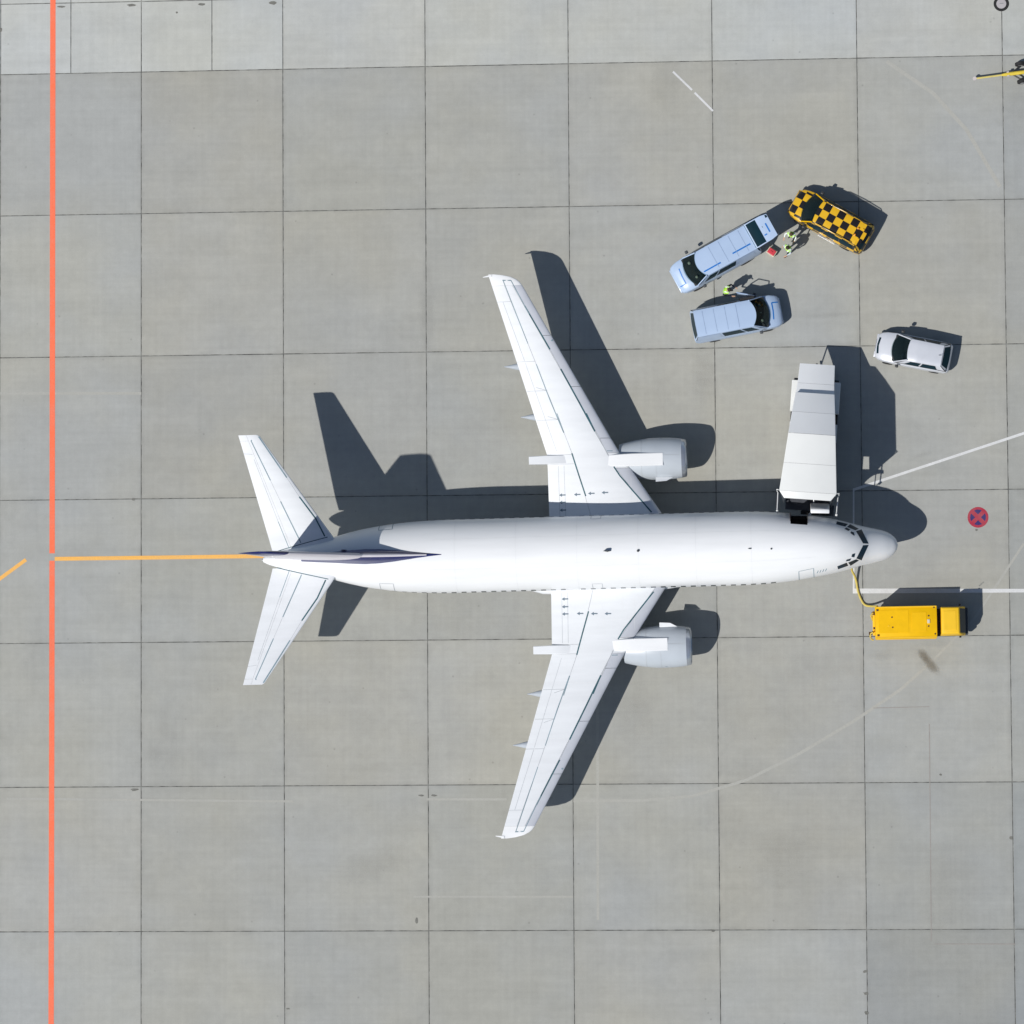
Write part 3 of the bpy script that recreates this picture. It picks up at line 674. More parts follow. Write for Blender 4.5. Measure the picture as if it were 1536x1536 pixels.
    MB().loft([ering(13.2, .60, 24), ering(14.2, .58, 24), ering(15.1, .42, 24), ering(15.15, .36, 24), ering(14.6, .34, 24)]).build('exhaust_nozzle', M_STEEL, eng, smooth=40)
    def nac_r(u): return pchip(NACP, u)
    def nseam(pts, wd, m_, nm='cowl_seam'):
        Q = []
        for (a, b), (c, d) in zip(pts, pts[1:]):
            n = max(2, int(abs(c-a)/.2+abs(d-b)/.08)); Q += [(a+(c-a)*k/n, b+(d-b)*k/n) for k in range(n)]
        Q.append(pts[-1]); Lr, Rr = [], []
        for k, (u, t) in enumerate(Q):
            a = Q[max(k-1, 0)]; b = Q[min(k+1, len(Q)-1)]; r = nac_r(u)
            du, dt = b[0]-a[0], (b[1]-a[1])*r; l = math.hypot(du, dt) or 1
            for lst, sg in ((Lr, 1), (Rr, -1)):
                uu = u - sg*dt/l*wd/2; tt = t + sg*du/l*wd/2/r; rr = nac_r(uu)+0.006
                lst.append((-uu, side*EV+rr*math.sin(tt), EZ+rr*math.cos(tt)*0.98))
        n = len(Q); MB().add(Lr+Rr, [(k, k+1, n+k+1, n+k) for k in range(n-1)]).build(nm, m_, eng, smooth=0, fix=False)
    nseam([(12.95, -1.4), (12.95, 1.4)], 0.02, M_SEAML); nseam([(11.0, 0.10), (13.4, 0.10)], 0.02, M_SEAML); nseam([(12.2, -1.4), (12.2, -.3)], 0.016, M_SEAML)
    nseam([(11.55, -side*1.25+.0), (11.55, -side*1.15)], 0.05, M_SEAMM); nseam([(11.9, side*1.25), (12.0, side*1.25)], 0.05, M_SEAMM)
    # strake on the inboard flank
    yb = side*EV - side*1.0
    MB().add([(-11.35, yb, EZ+.42), (-12.25, yb+side*.02, EZ+.48), (-12.25, yb-side*.22, EZ+.58), (-11.7, yb-side*.19, EZ+.55),
              (-11.35, yb, EZ+.40), (-12.25, yb+side*.02, EZ+.46), (-12.25, yb-side*.22, EZ+.56), (-11.7, yb-side*.19, EZ+.53)],
             [(0,1,2,3), (7,6,5,4), (0,4,5,1), (1,5,6,2), (2,6,7,3), (3,7,4,0)]).build('strake', M_WING, eng, smooth=0)
    # pylon: flat topped, square fronted
    py0 = side*4.735; rings = []
    for u, zt, hw in [(11.84,2.535,.325),(12.6,2.555,.325),(13.4,2.57,.325),(14.2,2.545,.30),(14.9,2.47,.26),(15.6,2.30,.22)]:
        rings.append([(-u, py0-hw, 1.6), (-u, py0+hw, 1.6), (-u, py0+hw, zt-.03), (-u, py0+hw-.03, zt), (-u, py0-hw+.03, zt), (-u, py0-hw, zt-.03)])
    MB().loft(rings).build('pylon', M_WHITE, eng, smooth=30)
    rings = []
    for u, zt, zb, hw in [(16.3,2.25,1.9,.20),(17.0,2.42,1.85,.225),(17.8,2.40,1.85,.225),(18.72,2.32,1.95,.205)]:
        y0 = side*4.87
        rings.append([(-u, y0-hw, zb), (-u, y0+hw, zb), (-u, y0+hw, zt-.03), (-u, y0+hw-.03, zt), (-u, y0-hw+.03, zt), (-u, y0-hw, zt-.03)])
    MB().loft(rings).build('exhaust_fairing', M_WING, eng, smooth=30)
    # ---- tailplane
    HLE = [(0.2,28.0),(1.1,28.62),(6.28,32.2),(6.35,32.32)]; HTE = [(0.2,31.68),(6.35,33.3)]
    tail_f = Foil(HLE, HTE, [(0,.10),(6.35,.085)], lambda v: 4.66+max(0, v-1.1)*0.104, 1.0, 1.0)
    hle = lambda v: lin(HLE, v); hte = lambda v: lin(HTE, v)
    hr = lambda v: hte(v)-lin([(0.2,1.05),(6.35,.40)], v)
    tp = tail_f.patch('tailplane', 0.2, 6.35, hle, lambda v: hr(v)-.008, M_WING, jet, side, led=True)
    tail_f.patch('elevator', 0.45, 6.05, hr, hte, M_WING, tp, side); tail_f.patch('elevator_horn', 6.06, 6.35, hr, hte, M_WING, tp, side)
    zt4 = lambda pts: [(340+x/4.267, 560+y/4.267) for x, y in pts]
    ts = lambda pts, wd, m_, **k: seam_foil(tail_f, pts, wd, m_, tp, side, **k)
    ts(zt4([(155, 430), (280, 685)]), 0.06, M_SEAMM); ts(zt4([(280, 685), (345, 820)]), 0.02, M_SEAML); ts(zt4([(345, 820), (475, 1085)]), 0.065, M_SEAMM)
    ts(zt4([(155, 430), (205, 406)]), 0.055, M_SEAMM); ts(zt4([(205, 406), (385, 668)]), 0.075, M_SEAMM); ts(zt4([(385, 668), (465, 790)]), 0.02, M_SEAML)
    ts(zt4([(465, 790), (570, 930), (628, 1043)]), 0.085, M_SEAM); ts(zt4([(175, 550), (330, 950)]), 0.022, M_SEAML); ts(zt4([(330, 950), (400, 1122)]), 0.04, M_SEAMM)
    ts(zt4([(110, 515), (165, 520)]), 0.02, M_SEAML)
    # root seal along the fuselage
    Q = [Vector(L3(28.55+k*.25, 0, 0)) for k in range(13)]
    pts = [(28.65+.26*k, max(0.22, pchip(FW, 28.65+.26*k)+0.03)) for k in range(12)]
    ts(pts, 0.05, M_SEAM, px=False, name='root_seal')
    # ---- main landing gear
    gear = MB().tube([(-16.55, side*2.62, 2.0), (-16.6, side*2.62, .5)], .11, 12).tube([(-16.6, side*2.2, .52), (-16.6, side*3.05, .52)], .07, 8).tube([(-16.55, side*1.6, 1.7), (-16.6, side*2.62, .9)], .06, 8).build('main_landing_gear', M_STEEL, jet)
    for dy in (-.3, .3):
        wh = MB().lathe([(-.17, .3), (-.18, .44), (-.13, .51), (.13, .51), (.18, .44), (.17, .3)], 'y', (-16.6, side*2.62+dy, .51), 28).build('tyre', M_BLACK, gear, smooth=40)
        MB().lathe([(-.172, .05), (-.172, .28), (.172, .28), (.172, .05)], 'y', (-16.6, side*2.62+dy, .51), 20).build('wheel_hub', M_ALU, gear, smooth=30)
ng = MB().tube([(-4.0, 0, 1.6), (-4.05, 0, .36)], .075, 12).tube([(-4.05, -.28, .36), (-4.05, .28, .36)], .05, 8).tube([(-3.1, 0, 1.55), (-4.02, 0, .85)], .05, 8).build('nose_landing_gear', M_STEEL, jet)
for dy in (-.2, .2):
    MB().lathe([(-.09, .2), (-.1, .3), (-.07, .345), (.07, .345), (.1, .3), (.09, .2)], 'y', (-4.05, dy, .345), 24).build('tyre', M_BLACK, ng, smooth=40)
    MB().lathe([(-.095, .03), (-.095, .19), (.095, .19), (.095, .03)], 'y', (-4.05, dy, .345), 16).build('wheel_hub', M_ALU, ng, smooth=30)

# ---- fin, rudder, dorsal fillet
FLE = [(4.9,25.75),(6.3,26.88),(11.12,30.88),(11.22,31.1)]; FTE = [(4.9,31.25),(11.22,32.55)]
def fin_ring(z, fa, fb, nc=12, led=True):
    a, b = lin(FLE, z), lin(FTE, z); ch = b-a; t = lin([(4.9,.066),(8,.075),(11.0,.12),(11.22,.07)], z)
    cs = [fa+(fb-fa)*((1-math.cos(math.pi/2*k/nc)) if led else k/nc) for k in range(nc+1)]
    return [(-(a+ch*c), ch*yt(c, t)+.004, z) for c in cs] + [(-(a+ch*c), -ch*yt(c, t)-.004, z) for c in reversed(cs)]
zs = [4.9, 6, 7, 8, 9, 10.25]
fin = MB().loft([fin_ring(z, 0, .68) for z in zs]).build('vertical_stabilizer', mat('fin_white', (0.66, 0.635, 0.68), 0.4, coat=.1, vary=.03), jet, smooth=40)
MB().loft([fin_ring(z, .685, 1, led=False) for z in [5.3, 6, 7, 8, 9, 10.25]]).build('rudder', MATS['fin_white'], fin, smooth=40)
MB().loft([fin_ring(z, 0, 1) for z in [10.26, 10.7, 11.1, 11.22]]).build('fin_cap', M_NAVY, fin, smooth=40)
dors = [(23.05,.02,0.0),(23.8,.10,.08),(24.6,.19,.22),(25.4,.27,.46),(26.2,.32,.80),(26.9,.33,1.08),(27.6,.30,1.2),(28.4,.25,1.1),(29.4,.20,.7),(30.2,.16,.3)]
rings = []
for u, hw, hh in dors:
    zt = pchip(FT, u)
    rings.append([(-u, -hw*1.25, zt-.14), (-u, -hw*.85, zt+hh*.25), (-u, -hw*.28, zt+hh*.92), (-u, 0, zt+hh+.01), (-u, hw*.28, zt+hh*.92), (-u, hw*.85, zt+hh*.25), (-u, hw*1.25, zt-.14)])
MB().loft(rings).build('dorsal_fillet', M_NAVY, fin, smooth=45)
rings = [[(-u, -hw*.24-.01, pchip(FT, u)+hh*.93+.012), (-u, 0, pchip(FT, u)+hh+.03), (-u, hw*.24+.01, pchip(FT, u)+hh*.93+.012)] for u, hw, hh in dors[1:7]]
MB().loft(rings, cap=False, closed=False).build('fillet_ridge', MATS['fin_white'], fin, smooth=45, fix=False)
MB().lathe([(0, .06), (.35, .08), (.5, .03)], 'x', (-32.28, 0, 4.72), 16).build('exhaust_pipe', M_STEEL, jet)
# ---- opened passenger door, swung forward against the fuselage
mb = MB(); rings = []
for k in range(9):
    z = 2.72 + 1.9*k/8; yb = 2.08 - 0.0 - 0.95*((z-3.35)/1.9)**2*0.9
    rings.append([(-4.38, yb-.10, z), (-4.38, yb+.12, z), (-3.42, yb+.07, z), (-3.42, yb-.15, z)])
dr = mb.loft(rings).build('passenger_door', M_WHITE, jet, smooth=40, bevel=.05)
MB().tube([(-4.5, 1.62, 3.1), (-4.1, 2.0, 3.1)], .04, 8).tube([(-4.5, 1.5, 4.1), (-4.1, 1.85, 4.1)], .04, 8).build('hinge_arm', M_STEEL, dr)
MB().tube([(-4.2, 2.2, 3.4), (-4.2, 2.45, 3.45)], .03, 8).build('door_handle', M_ALU, dr)

# ================================================================== COVERED BOARDING STAIRS
nr = W(1211, 749, 5.1); fr = W(1226, 546.5, 2.3)
ax = Vector((fr.x-nr.x, fr.y-nr.y)); ang = math.atan2(ax.y, ax.x)
st = thing('boarding_stairs', (nr.x, nr.y, 0), ang, 'white covered passenger stairs on wheels docked at the open aircraft door', 'boarding stairs')
LEN = ax.length
HW = [(0,1.17),(.36,1.44),(.361,1.44),(3.25,1.19),(4.45,1.09),(5.5,.99),(5.6,.95),(LEN,.89)]
ZR = [(0,5.06),(.36,5.10),(3.3,5.10),(4.45,4.30),(5.52,3.50),(5.521,3.22),(LEN,2.30)]
def roof(t0, t1, m_, dz=0.0, shrink=0.0):
    a, b = lin(HW, t0)-shrink, lin(HW, t1)-shrink; z0_, z1_ = lin(ZR, t0)+dz, lin(ZR, t1)+dz
    mb = MB(); rings = []
    for t, w, z in ((t0, a, z0_), (t1, b, z1_)):
        rings.append([(t, -w, z-.07), (t, -w, z-.02), (t, -w+.06, z), (t, 0, z+.025), (t, w-.06, z), (t, w, z-.02), (t, w, z-.07)])
    return mb.loft(rings).build('roof_panel', m_, st, smooth=25)
roof(0.0, .355, M_CANW); roof(.365, 1.78, M_CANW); roof(1.79, 3.295, M_CANW); roof(3.31, 4.45, M_CANLIFT); roof(4.46, 5.515, M_CANLIFT)
roof(5.53, 6.05, M_CANLIFT) ; roof(6.06, LEN, M_CANLIFT, shrink=.0)
for sg in (-1, 1):
    for t0, t1, dz in ((.36, 3.3, 0), (3.3, 5.515, 0)):
        a, b = lin(HW, t0)-.03, lin(HW, t1)-.04; za, zb = lin(ZR, t0)-.06, lin(ZR, t1 if t1 < LEN else LEN)-.06
        la, lb = max(.35, za-2.15), max(.25, zb-2.1)
        mb = MB(); mb.add([(t0, sg*a, za), (t1, sg*b, zb), (t1, sg*b, lb), (t0, sg*a, la), (t0, sg*(a-.04), za), (t1, sg*(b-.04), zb), (t1, sg*(b-.04), lb), (t0, sg*(a-.04), la)],
                          [(0,1,2,3),(7,6,5,4),(0,4,5,1),(1,5,6,2),(2,6,7,3),(3,7,4,0)])
        mb.build('side_panel', M_CANW, st, smooth=0)
    # hood cheek at the docking end, extension rail with white end post
    MB().add([(0.36, sg*1.42, 5.03), (0.36, sg*1.38, 2.8), (-.15, sg*1.22, 2.8), (0.0, sg*1.15, 4.98), (0.36, sg*1.40, 5.03), (0.36, sg*1.36, 2.8), (-.15, sg*1.20, 2.8), (0.0, sg*1.13, 4.98)],
             [(0,1,2,3),(7,6,5,4),(0,4,5,1),(1,5,6,2),(2,6,7,3),(3,7,4,0)]).build('hood_cheek', M_PLAST, st, smooth=0)
    rl = MB().tube([(.35, sg*1.52, 3.75), (-.55, sg*1.50, 3.70), (-.62, sg*1.50, 2.75)], .035, 8).tube([(.3, sg*1.52, 3.25), (-.58, sg*1.50, 3.22)], .025, 8).build('handrail', M_ALU, st)
    MB().lathe([(3.62, .06), (3.78, .06), (3.80, .03)], 'z', (-.6, sg*1.50, 0), 10).build('rail_end_cap', M_CANW, rl)
    MB().tube([(.4, sg*1.46, 5.02), (.4, sg*1.56, 4.96), (.38, sg*1.56, 3.7)], .03, 8).build('hood_strut', M_CANW, st)
    # chassis skirts and fenders
    for t0, t1, w, z0_, z1_ in ((4.75, 6.35, 1.25, .55, 1.25), (3.3, 4.2, 1.22, .5, 1.05), (.6, 3.0, 1.18, .5, 1.0)):
        MB().box(t0, t1, sg*(w-.32) if sg > 0 else -w, sg*w if sg > 0 else -w+.32, z0_, z1_).build('chassis_skirt', M_CANW, st, smooth=0, bevel=.02)
    for t in (1.1, 4.48):
        wh = MB().lathe([(-.13, .26), (-.14, .36), (-.1, .42), (.1, .42), (.14, .36), (.13, .26)], 'y', (t, sg*1.07, .42), 24).build('wheel', M_BLACK, st, smooth=40)
        MB().lathe([(-.12, .04), (-.135, .24), (.135, .24), (.12, .04)], 'y', (t, sg*1.07, .42), 16).build('rim', M_STEEL, wh, smooth=30)
    MB().tube([(LEN-.04, sg*.86, 2.26), (LEN-1.0, sg*.90, 1.78), (5.4, sg*.95, 1.75)], .035, 8).build('canopy_strut', M_ALU, st)
    MB().add([(3.3, sg*.95, 2.55), (7.1, sg*.80, .02), (7.1, sg*.80, .26), (3.3, sg*.95, 2.8), (3.3, sg*.91, 2.55), (7.1, sg*.76, .02), (7.1, sg*.76, .26), (3.3, sg*.91, 2.8)],
             [(0,1,2,3),(7,6,5,4),(0,4,5,1),(1,5,6,2),(2,6,7,3),(3,7,4,0)]).build('stringer', M_STEEL, st, smooth=0)
for k in range(14):
    z = 2.72 - .19*(k+1); t = 3.3 + .27*(k+1)-.27
    MB().box(t, t+.30, -.9+.008*k, .9-.008*k, z-.035, z).build('step', M_ALU, st, smooth=0)
MB().box(-.42, 3.3, -1.12, 1.12, 2.60, 2.72).build('platform', mat('platform_rubber', (0.055, 0.06, 0.075), 0.8, vary=.15, nscale=5), st, smooth=0)
MB().box(-.62, -.425, -1.12, .32, 2.58, 2.71).build('dock_bumper', M_BLACK, st, smooth=0, bevel=.04)
MB().box(-.60, -.05, -1.35, -.3, 2.36, 2.44).build('bumper_frame', M_PLAST, st, smooth=0)
MB().box(.2, 6.5, -.55, -.4, .45, .75).box(.2, 6.5, .4, .55, .45, .75).box(.2, .4, -1.0, 1.0, .45, .75).box(6.3, 6.5, -1.15, 1.15, .5, .8).box(2.2, 2.4, -1., 1., .45, .75).build('chassis', M_DARK, st, smooth=0)
for sg in (-1, 1):
    MB().tube([(1.0, sg*.9, .7), (1.0, sg*.9, 2.6)], .06, 8).build('lift_leg', M_STEEL, st)
    MB().tube([(3.0, sg*.9, .7), (3.0, sg*.9, 2.6)], .06, 8).build('lift_leg', M_STEEL, st)
MB().box(1.4, 2.1, -.7, .7, .75, 1.5).build('power_pack', M_CANLIFT, st, smooth=0, bevel=.03)
MB().tube([(6.5, 0, .6), (7.35, .05, .32)], .045, 8).build('tow_eye', M_DARK, st)

# ================================================================== VEHICLES
def wheel(parent, x, y, r, w, rim=M_STEEL):
    sg = 1 if y > 0 else -1
    o = MB().lathe([(-w/2, r*.6), (-w/2-.005, r*.85), (-w/2+.04, r), (w/2-.04, r), (w/2+.005, r*.85), (w/2, r*.6)], 'y', (x, y, r), 24).build('wheel', M_BLACK, parent, smooth=40)
    MB().lathe([(-w/2+.01, .03), (-w/2+.005, r*.6), (w/2-.005, r*.6), (w/2-.01, .03)], 'y', (x, y, r), 16).build('rim', rim, o, smooth=30)
    return o
def vehicle(name, label, cat, pos, rz, p, group=None):
    """p: L, W, ground clearance, belt profile, cabin corners. local x forward, y left"""
    t = thing(name, pos, rz, label, cat, group); paint = p['paint']; hwm = p['W']/2
    # lower body loft
    rings = []
    for x, wf, z0_, z1_ in p['body']:
        w = hwm*wf; c = p.get('crown', .04)
        rings.append([(x, -w*.90, z0_), (x, -w*.985, z0_+.10), (x, -w, z0_+(z1_-z0_)*.45), (x, -w*.985, z1_-.16), (x, -w*.955, z1_-.045), (x, -w*.88, z1_), (x, -w*.45, z1_+c*.8), (x, 0, z1_+c),
                      (x, w*.45, z1_+c*.8), (x, w*.88, z1_), (x, w*.955, z1_-.045), (x, w*.985, z1_-.16), (x, w, z0_+(z1_-z0_)*.45), (x, w*.985, z0_+.10), (x, w*.90, z0_)])
    body = MB().loft(rings).build('body', paint, t, smooth=38)
    xb, xt, bow, zb = p['xb'], p['xt'], p['bow'], p['zb']            # windscreen base, top, bow, belt
    rb, rt, zr = p['rb'], p['rt'], p['zr']                            # rear base, rear roof edge, roof z
    wb, wt = p['wb'], p['wt']                                          # half widths at belt / roof
    zrr = p.get('zrr', zr-.04)
    def top_z(x): 
        k = (x-rt)/(xt-rt); return zrr + (zr-zrr)*math.sin(min(1, max(0, k*1.25))*math.pi/2) - .05*max(0, k-.75)/.25
    # dark cabin floor above the belt
    fl = MB(); fl.grid(lambda a, b: (rb+.03+(xb-.02-rb)*a + bow*(1-(2*b-1)**2)*.9*a, (2*b-1)*(wb-.02), zb+.055+p.get('crown', .04)), 6, 8).build('cabin_floor', M_TRIM, t, smooth=0, fix=False)
    # roof
    def rf(a, b, off=0.0):
        x = rt + (xt-rt)*a + p.get('bowt', bow)*(1-(2*b-1)**2)*max(0, a-.75)/.25; y = (2*b-1)*wt*(1 - p.get('taper', .0)*(1-a))
        return (x, y, top_z(rt+(xt-rt)*a) + .045*(1-(2*b-1)**4) - .045 + off)
    mb = MB(); mb.grid(lambda a, b: rf(a, b), 16, 12); mb.grid(lambda a, b: rf(a, 1-b, -.035), 16, 12)
    rw = MB(); nu, nv = 16, 14
    top = [[rf(i/nu, j/nv) for j in range(nv+1)] for i in range(nu+1)]; bot = [[(x, y, z-.035) for x, y, z in r_] for r_ in top]
    vsx = [q for r_ in top for q in r_] + [q for r_ in bot for q in r_]; o_ = (nu+1)*(nv+1); fsx = []
    for i in range(nu):
        for j in range(nv):
            a = i*(nv+1)+j; fsx.append((a, a+nv+1, a+nv+2, a+1)); fsx.append((o_+a+1, o_+a+nv+2, o_+a+nv+1, o_+a))
    for i in range(nu):
        for j in (0, nv): a = i*(nv+1)+j; fsx.append((a, a+nv+1, o_+a+nv+1, o_+a))
    for j in range(nv):
        for i in (0, nu): a = i*(nv+1)+j; fsx.append((a, a+1, o_+a+1, o_+a))
    rw.add(vsx, fsx); roof_o = rw.build('roof', p.get('roof_paint', paint), t, smooth=40)
    # windscreen
    def ws(a, b, off=0.0):
        s = (2*b-1); bx = xb + bow*1.15*(1-s*s); tx = xt + p.get('bowt', bow)*(1-s*s)
        y = s*(wb-.04)*(1-a) + s*(wt-.03)*a; return (bx+(tx-bx)*a, y, zb+.03+p.get('crown', .04)*(1-a)+(zr-.06-zb)*a*1.0 + .02*math.sin(a*math.pi) + off)
    MB().grid(lambda a, b: ws(a, b), 8, 12).build('windscreen', M_CGLASS, t, smooth=60, fix=False)
    for s in (0.0, 1.0):
        MB().tube([ws(k/6, s, .01) for k in range(7)], .032, 8).build('pillar', p.get('pillar_mat', paint), t)
    # rear window and tail
    if not p.get('open_hatch'):
        def rwf(a, b, off=0.0):
            s = 2*b-1; return (rb + (rt-rb)*a - .06*(1-s*s)*(1-a)-off, s*((wb-.05)*(1-a)+(wt*(1-p.get('taper', 0))-.03)*a), zb+.02+(zrr-.05-zb)*a)
        MB().grid(lambda a, b: rwf(a, b), 6, 10).build('tailgate', paint, t, smooth=60, fix=False)
        MB().grid(lambda a, b: rwf(.10+.80*a, .07+.86*b, .012), 6, 10).build('rear_window', M_VGLASS, t, smooth=60, fix=False)
    # side walls with proud dark panes
    for sg in (1, -1):
        def sw(a, b, off=0.0):
            x0 = rb + (xb-rb)*a; x1 = rt + (xt-rt)*a
            tp_ = 1 - p.get('taper', 0)*(1-a)
            y = (wb*(1-b) + (wt*tp_-.005)*b) + off + .02*math.sin(b*math.pi)
            return (x0*(1-b)+x1*b, sg*y, zb-.03+(top_z(x1)-.05-zb+.03)*b)
        MB().grid(lambda a, b: sw(a, b), 20, 5).build('side_wall', paint, t, smooth=50, fix=False)
        for a0, a1, m_ in p['panes']:
            if sg == 1 and p.get('door_open') and a0 > .66: continue
            MB().grid(lambda a, b: sw(a0+(a1-a0)*a, .22+.66*b, .012), 8, 4).build('side_window', m_, t, smooth=60, fix=False)
        mx, mw = p['mirror']
        mo = MB().box(mx-.07, mx+.10, sg*(hwm+.02) if sg > 0 else sg*(hwm+mw), sg*(hwm+mw) if sg > 0 else sg*(hwm+.02), zb-.02, zb+.17).build('mirror', p.get('mirror_mat', M_PLAST), t, smooth=40, bevel=.035)
        xw1, xw2, r_ = p['wheels']
        for xw in (xw1, xw2): wheel(t, xw, sg*(hwm-.11), r_, .21)
        xn = p['body'][0][0]; 
        xs = p['body']
        # lamps
        hx, hy, hz = p['head']; MB().loft([[(hx+.12, sg*(hy-.17), hz-.06), (hx+.02, sg*hy, hz-.06), (hx+.02, sg*hy, hz+.05), (hx+.12, sg*(hy-.17), hz+.04)], [(hx-.16, sg*(hy-.15), hz-.05), (hx-.22, sg*(hy+.02), hz-.05), (hx-.22, sg*(hy+.02), hz+.10), (hx-.16, sg*(hy-.15), hz+.10)]]).build('headlight', M_LAMP, t, smooth=0)
        tx_, ty_, tz_ = p['tail']; MB().box(tx_-.03, tx_+.05, min(sg*(ty_-.09), sg*ty_), max(sg*(ty_-.09), sg*ty_), tz_-.30, tz_-.02).build('tail_light', M_TAIL, t, smooth=0, bevel=.01)
        # front seats
        sx = p['seat']; so = MB().box(sx-.12, sx+.02, sg*.38-.23, sg*.38+.23, zb-.1, zb+.28).build('seat', p.get('seat_mat', M_TRIM), t, smooth=40, bevel=.05)
        MB().box(sx-.14, sx-.04, sg*.38-.12, sg*.38+.12, zb+.30, zb+.46).build('headrest', p.get('head_mat', M_TRIM), so, smooth=40, bevel=.04)
    # dashboard and steering wheel
    MB().box(xb-.40, xb+bow*.5, -wb+.08, wb-.08, zb+.02, zb+.075+p.get('crown', .04)).build('dashboard', M_TRIM, t, smooth=40, bevel=.03)
    C_ = Vector((xb-.48, .36, zb+.16)); pts = []
    for k in range(17):
        a = k*math.pi/8; pts.append(C_ + Vector((.10*math.sin(a)*1.0, .185*math.cos(a), .155*math.sin(a))))
    MB().tube(pts, .018, 6).build('steering_wheel', p.get('wheel_mat', M_PLAST), t)
    # bumpers
    x0 = p['body'][0][0]; x1 = p['body'][-1][0]
    MB().box(x0-.02, x0+.10, -hwm*.80, hwm*.80, .36, .56).build('bumper', p.get('bump_mat', paint), t, smooth=40, bevel=.04)
    MB().box(x1-.10, x1+.035, -hwm*.74, hwm*.74, .36, .54).build('bumper', p.get('bump_mat', paint), t, smooth=40, bevel=.04)
    t['_'] = 0; del t['_']
    return t, rf, ws, top_z

VAN = dict(L=4.7, W=1.80, paint=M_VAN, crown=.035,
    body=[(-2.30,.86,.42,1.02),(-2.26,.93,.34,1.06),(-2.1,.985,.28,1.08),(-1.2,1,.26,1.08),(0.6,1,.26,1.08),(1.45,.99,.26,1.05),(1.85,.96,.26,.99),(2.10,.91,.28,.92),(2.25,.83,.32,.84),(2.33,.70,.38,.74)],
    xb=1.46, xt=.80, bow=.25, zb=1.06, rb=-2.26, rt=-2.10, zr=1.88, zrr=1.87, wb=.855, wt=.69,
    panes=[(.76,.93,M_VGLASS),(.42,.73,M_VGLASS),(.08,.38,M_VAN)], mirror=(1.12,.17), wheels=(1.45,-1.30,.32), head=(2.05,.70,.80), tail=(-2.25,.78,.90), seat=.55,
    head_mat=M_BEIGE)
# --- van by the open hatch
vh = R(180+28.2); c = W(1013.5, 421.8, .7); d = Vector((math.cos(vh), math.sin(vh)))
P1 = dict(VAN); P1['open_hatch'] = True
v1, rf1, ws1, tz1 = vehicle('police_van', 'light blue van with raised tailgate and blue roof stripes', 'van', (c.x-d.x*2.33, c.y-d.y*2.33), vh, P1)
def rstripe(t, rf, a0, a1, b0, b1, off=.006, m_=M_STRIPE, nm='roof_stripe', nb=2):
    MB().grid(lambda a, b: rf(a0+(a1-a0)*a, b0+(b1-b0)*b, off), 8 if nb == 2 else 1, nb).build(nm, m_, t, smooth=0, fix=False)
def nose_strip(t, pts, wd, p, m_=M_STRIPE, nm='bonnet_stripe'):
    hw = p['W']/2; Q = []
    for (a, b), (c_, d_) in zip(pts, pts[1:]):
        Q += [(a+(c_-a)*k/8, b+(d_-b)*k/8) for k in range(8)]
    Q.append(pts[-1]); bz = [(x, z1_) for x, wf, z0_, z1_ in p['body']]; bw = [(x, wf) for x, wf, z0_, z1_ in p['body']]
    def zz(x, y):
        w = hw*lin(bw, x); s = min(1, abs(y)/w); c_ = p.get('crown', .04); z = lin(bz, x)
        return z + lin([(0, c_), (.45, c_*.8), (.88, 0), (.955, -.045), (1, -.2)], s) + .008
    Lr, Rr = [], []
    for k, (x, y) in enumerate(Q):
        a = Q[max(k-1, 0)]; b = Q[min(k+1, len(Q)-1)]; dx, dy = b[0]-a[0], b[1]-a[1]; l = math.hypot(dx, dy)
        for lst, sg in ((Lr, 1), (Rr, -1)): X, Y = x-sg*dy/l*wd/2, y+sg*dx/l*wd/2; lst.append((X, Y, zz(X, Y)))
    n = len(Q); MB().add(Lr+Rr, [(k, k+1, n+k+1, n+k) for k in range(n-1)]).build(nm, m_, t, smooth=0, fix=False)
rstripe(v1, rf1, .68, .97, .78, .835); rstripe(v1, rf1, .06, .42, .70, .755)
nose_strip(v1, [(1.88, -.45), (1.93, .0), (1.93, .42)], .06, VAN); nose_strip(v1, [(1.93, .42), (2.26, .40)], .06, VAN)
M_RIB = mat('roof_rib', (0.25, 0.34, 0.50), .45)
for k in range(4):
    for t_, rf_ in ((v1, rf1),): rstripe(t_, rf_, .14+.2*k, .147+.2*k, .06, .94, .007, M_RIB, 'roof_rib', 28)
# raised tailgate
tgx0, tgx1, tz = -2.08, -3.36, 1.93
def hat(a, b, off=0.0):
    x = tgx0 + (tgx1-tgx0)*a; w = .70 - .02*a; y = (2*b-1)*w
    if a > .72 and abs(2*b-1) > .8: y *= 1 - .10*(a-.72)/.28
    return (x, y, tz + .16*a + .04*math.sin(a*math.pi) + off)
hb = MB(); nu, nv = 12, 8
topv = [hat(i/nu, j/nv) for i in range(nu+1) for j in range(nv+1)]; botv = [(x, y, z-.06) for x, y, z in topv]; o_ = len(topv); fsx = []
for i in range(nu):
    for j in range(nv): a = i*(nv+1)+j; fsx += [(a, a+1, a+nv+2, a+nv+1), (o_+a+nv+1, o_+a+nv+2, o_+a+1, o_+a)]
for i in range(nu):
    for j in (0, nv): a = i*(nv+1)+j; fsx.append((a, a+nv+1, o_+a+nv+1, o_+a))
for j in range(nv):
    for i in (0, nu): a = i*(nv+1)+j; fsx.append((a, a+1, o_+a+1, o_+a))
hatch = hb.add(topv+botv, fsx).build('tailgate', M_VAN, v1, smooth=40); hatch['label'] = 'raised light blue tailgate of the van'
MB().grid(lambda a, b: hat(.06+.42*a, .035+.93*b, .008), 6, 6).build('rear_window', M_VGLASS, hatch, smooth=60, fix=False)
MB().grid(lambda a, b: hat(.76+.055*a, .34+.37*b, .008), 3, 3).build('tailgate_stripe', M_STRIPE, hatch, smooth=0, fix=False)
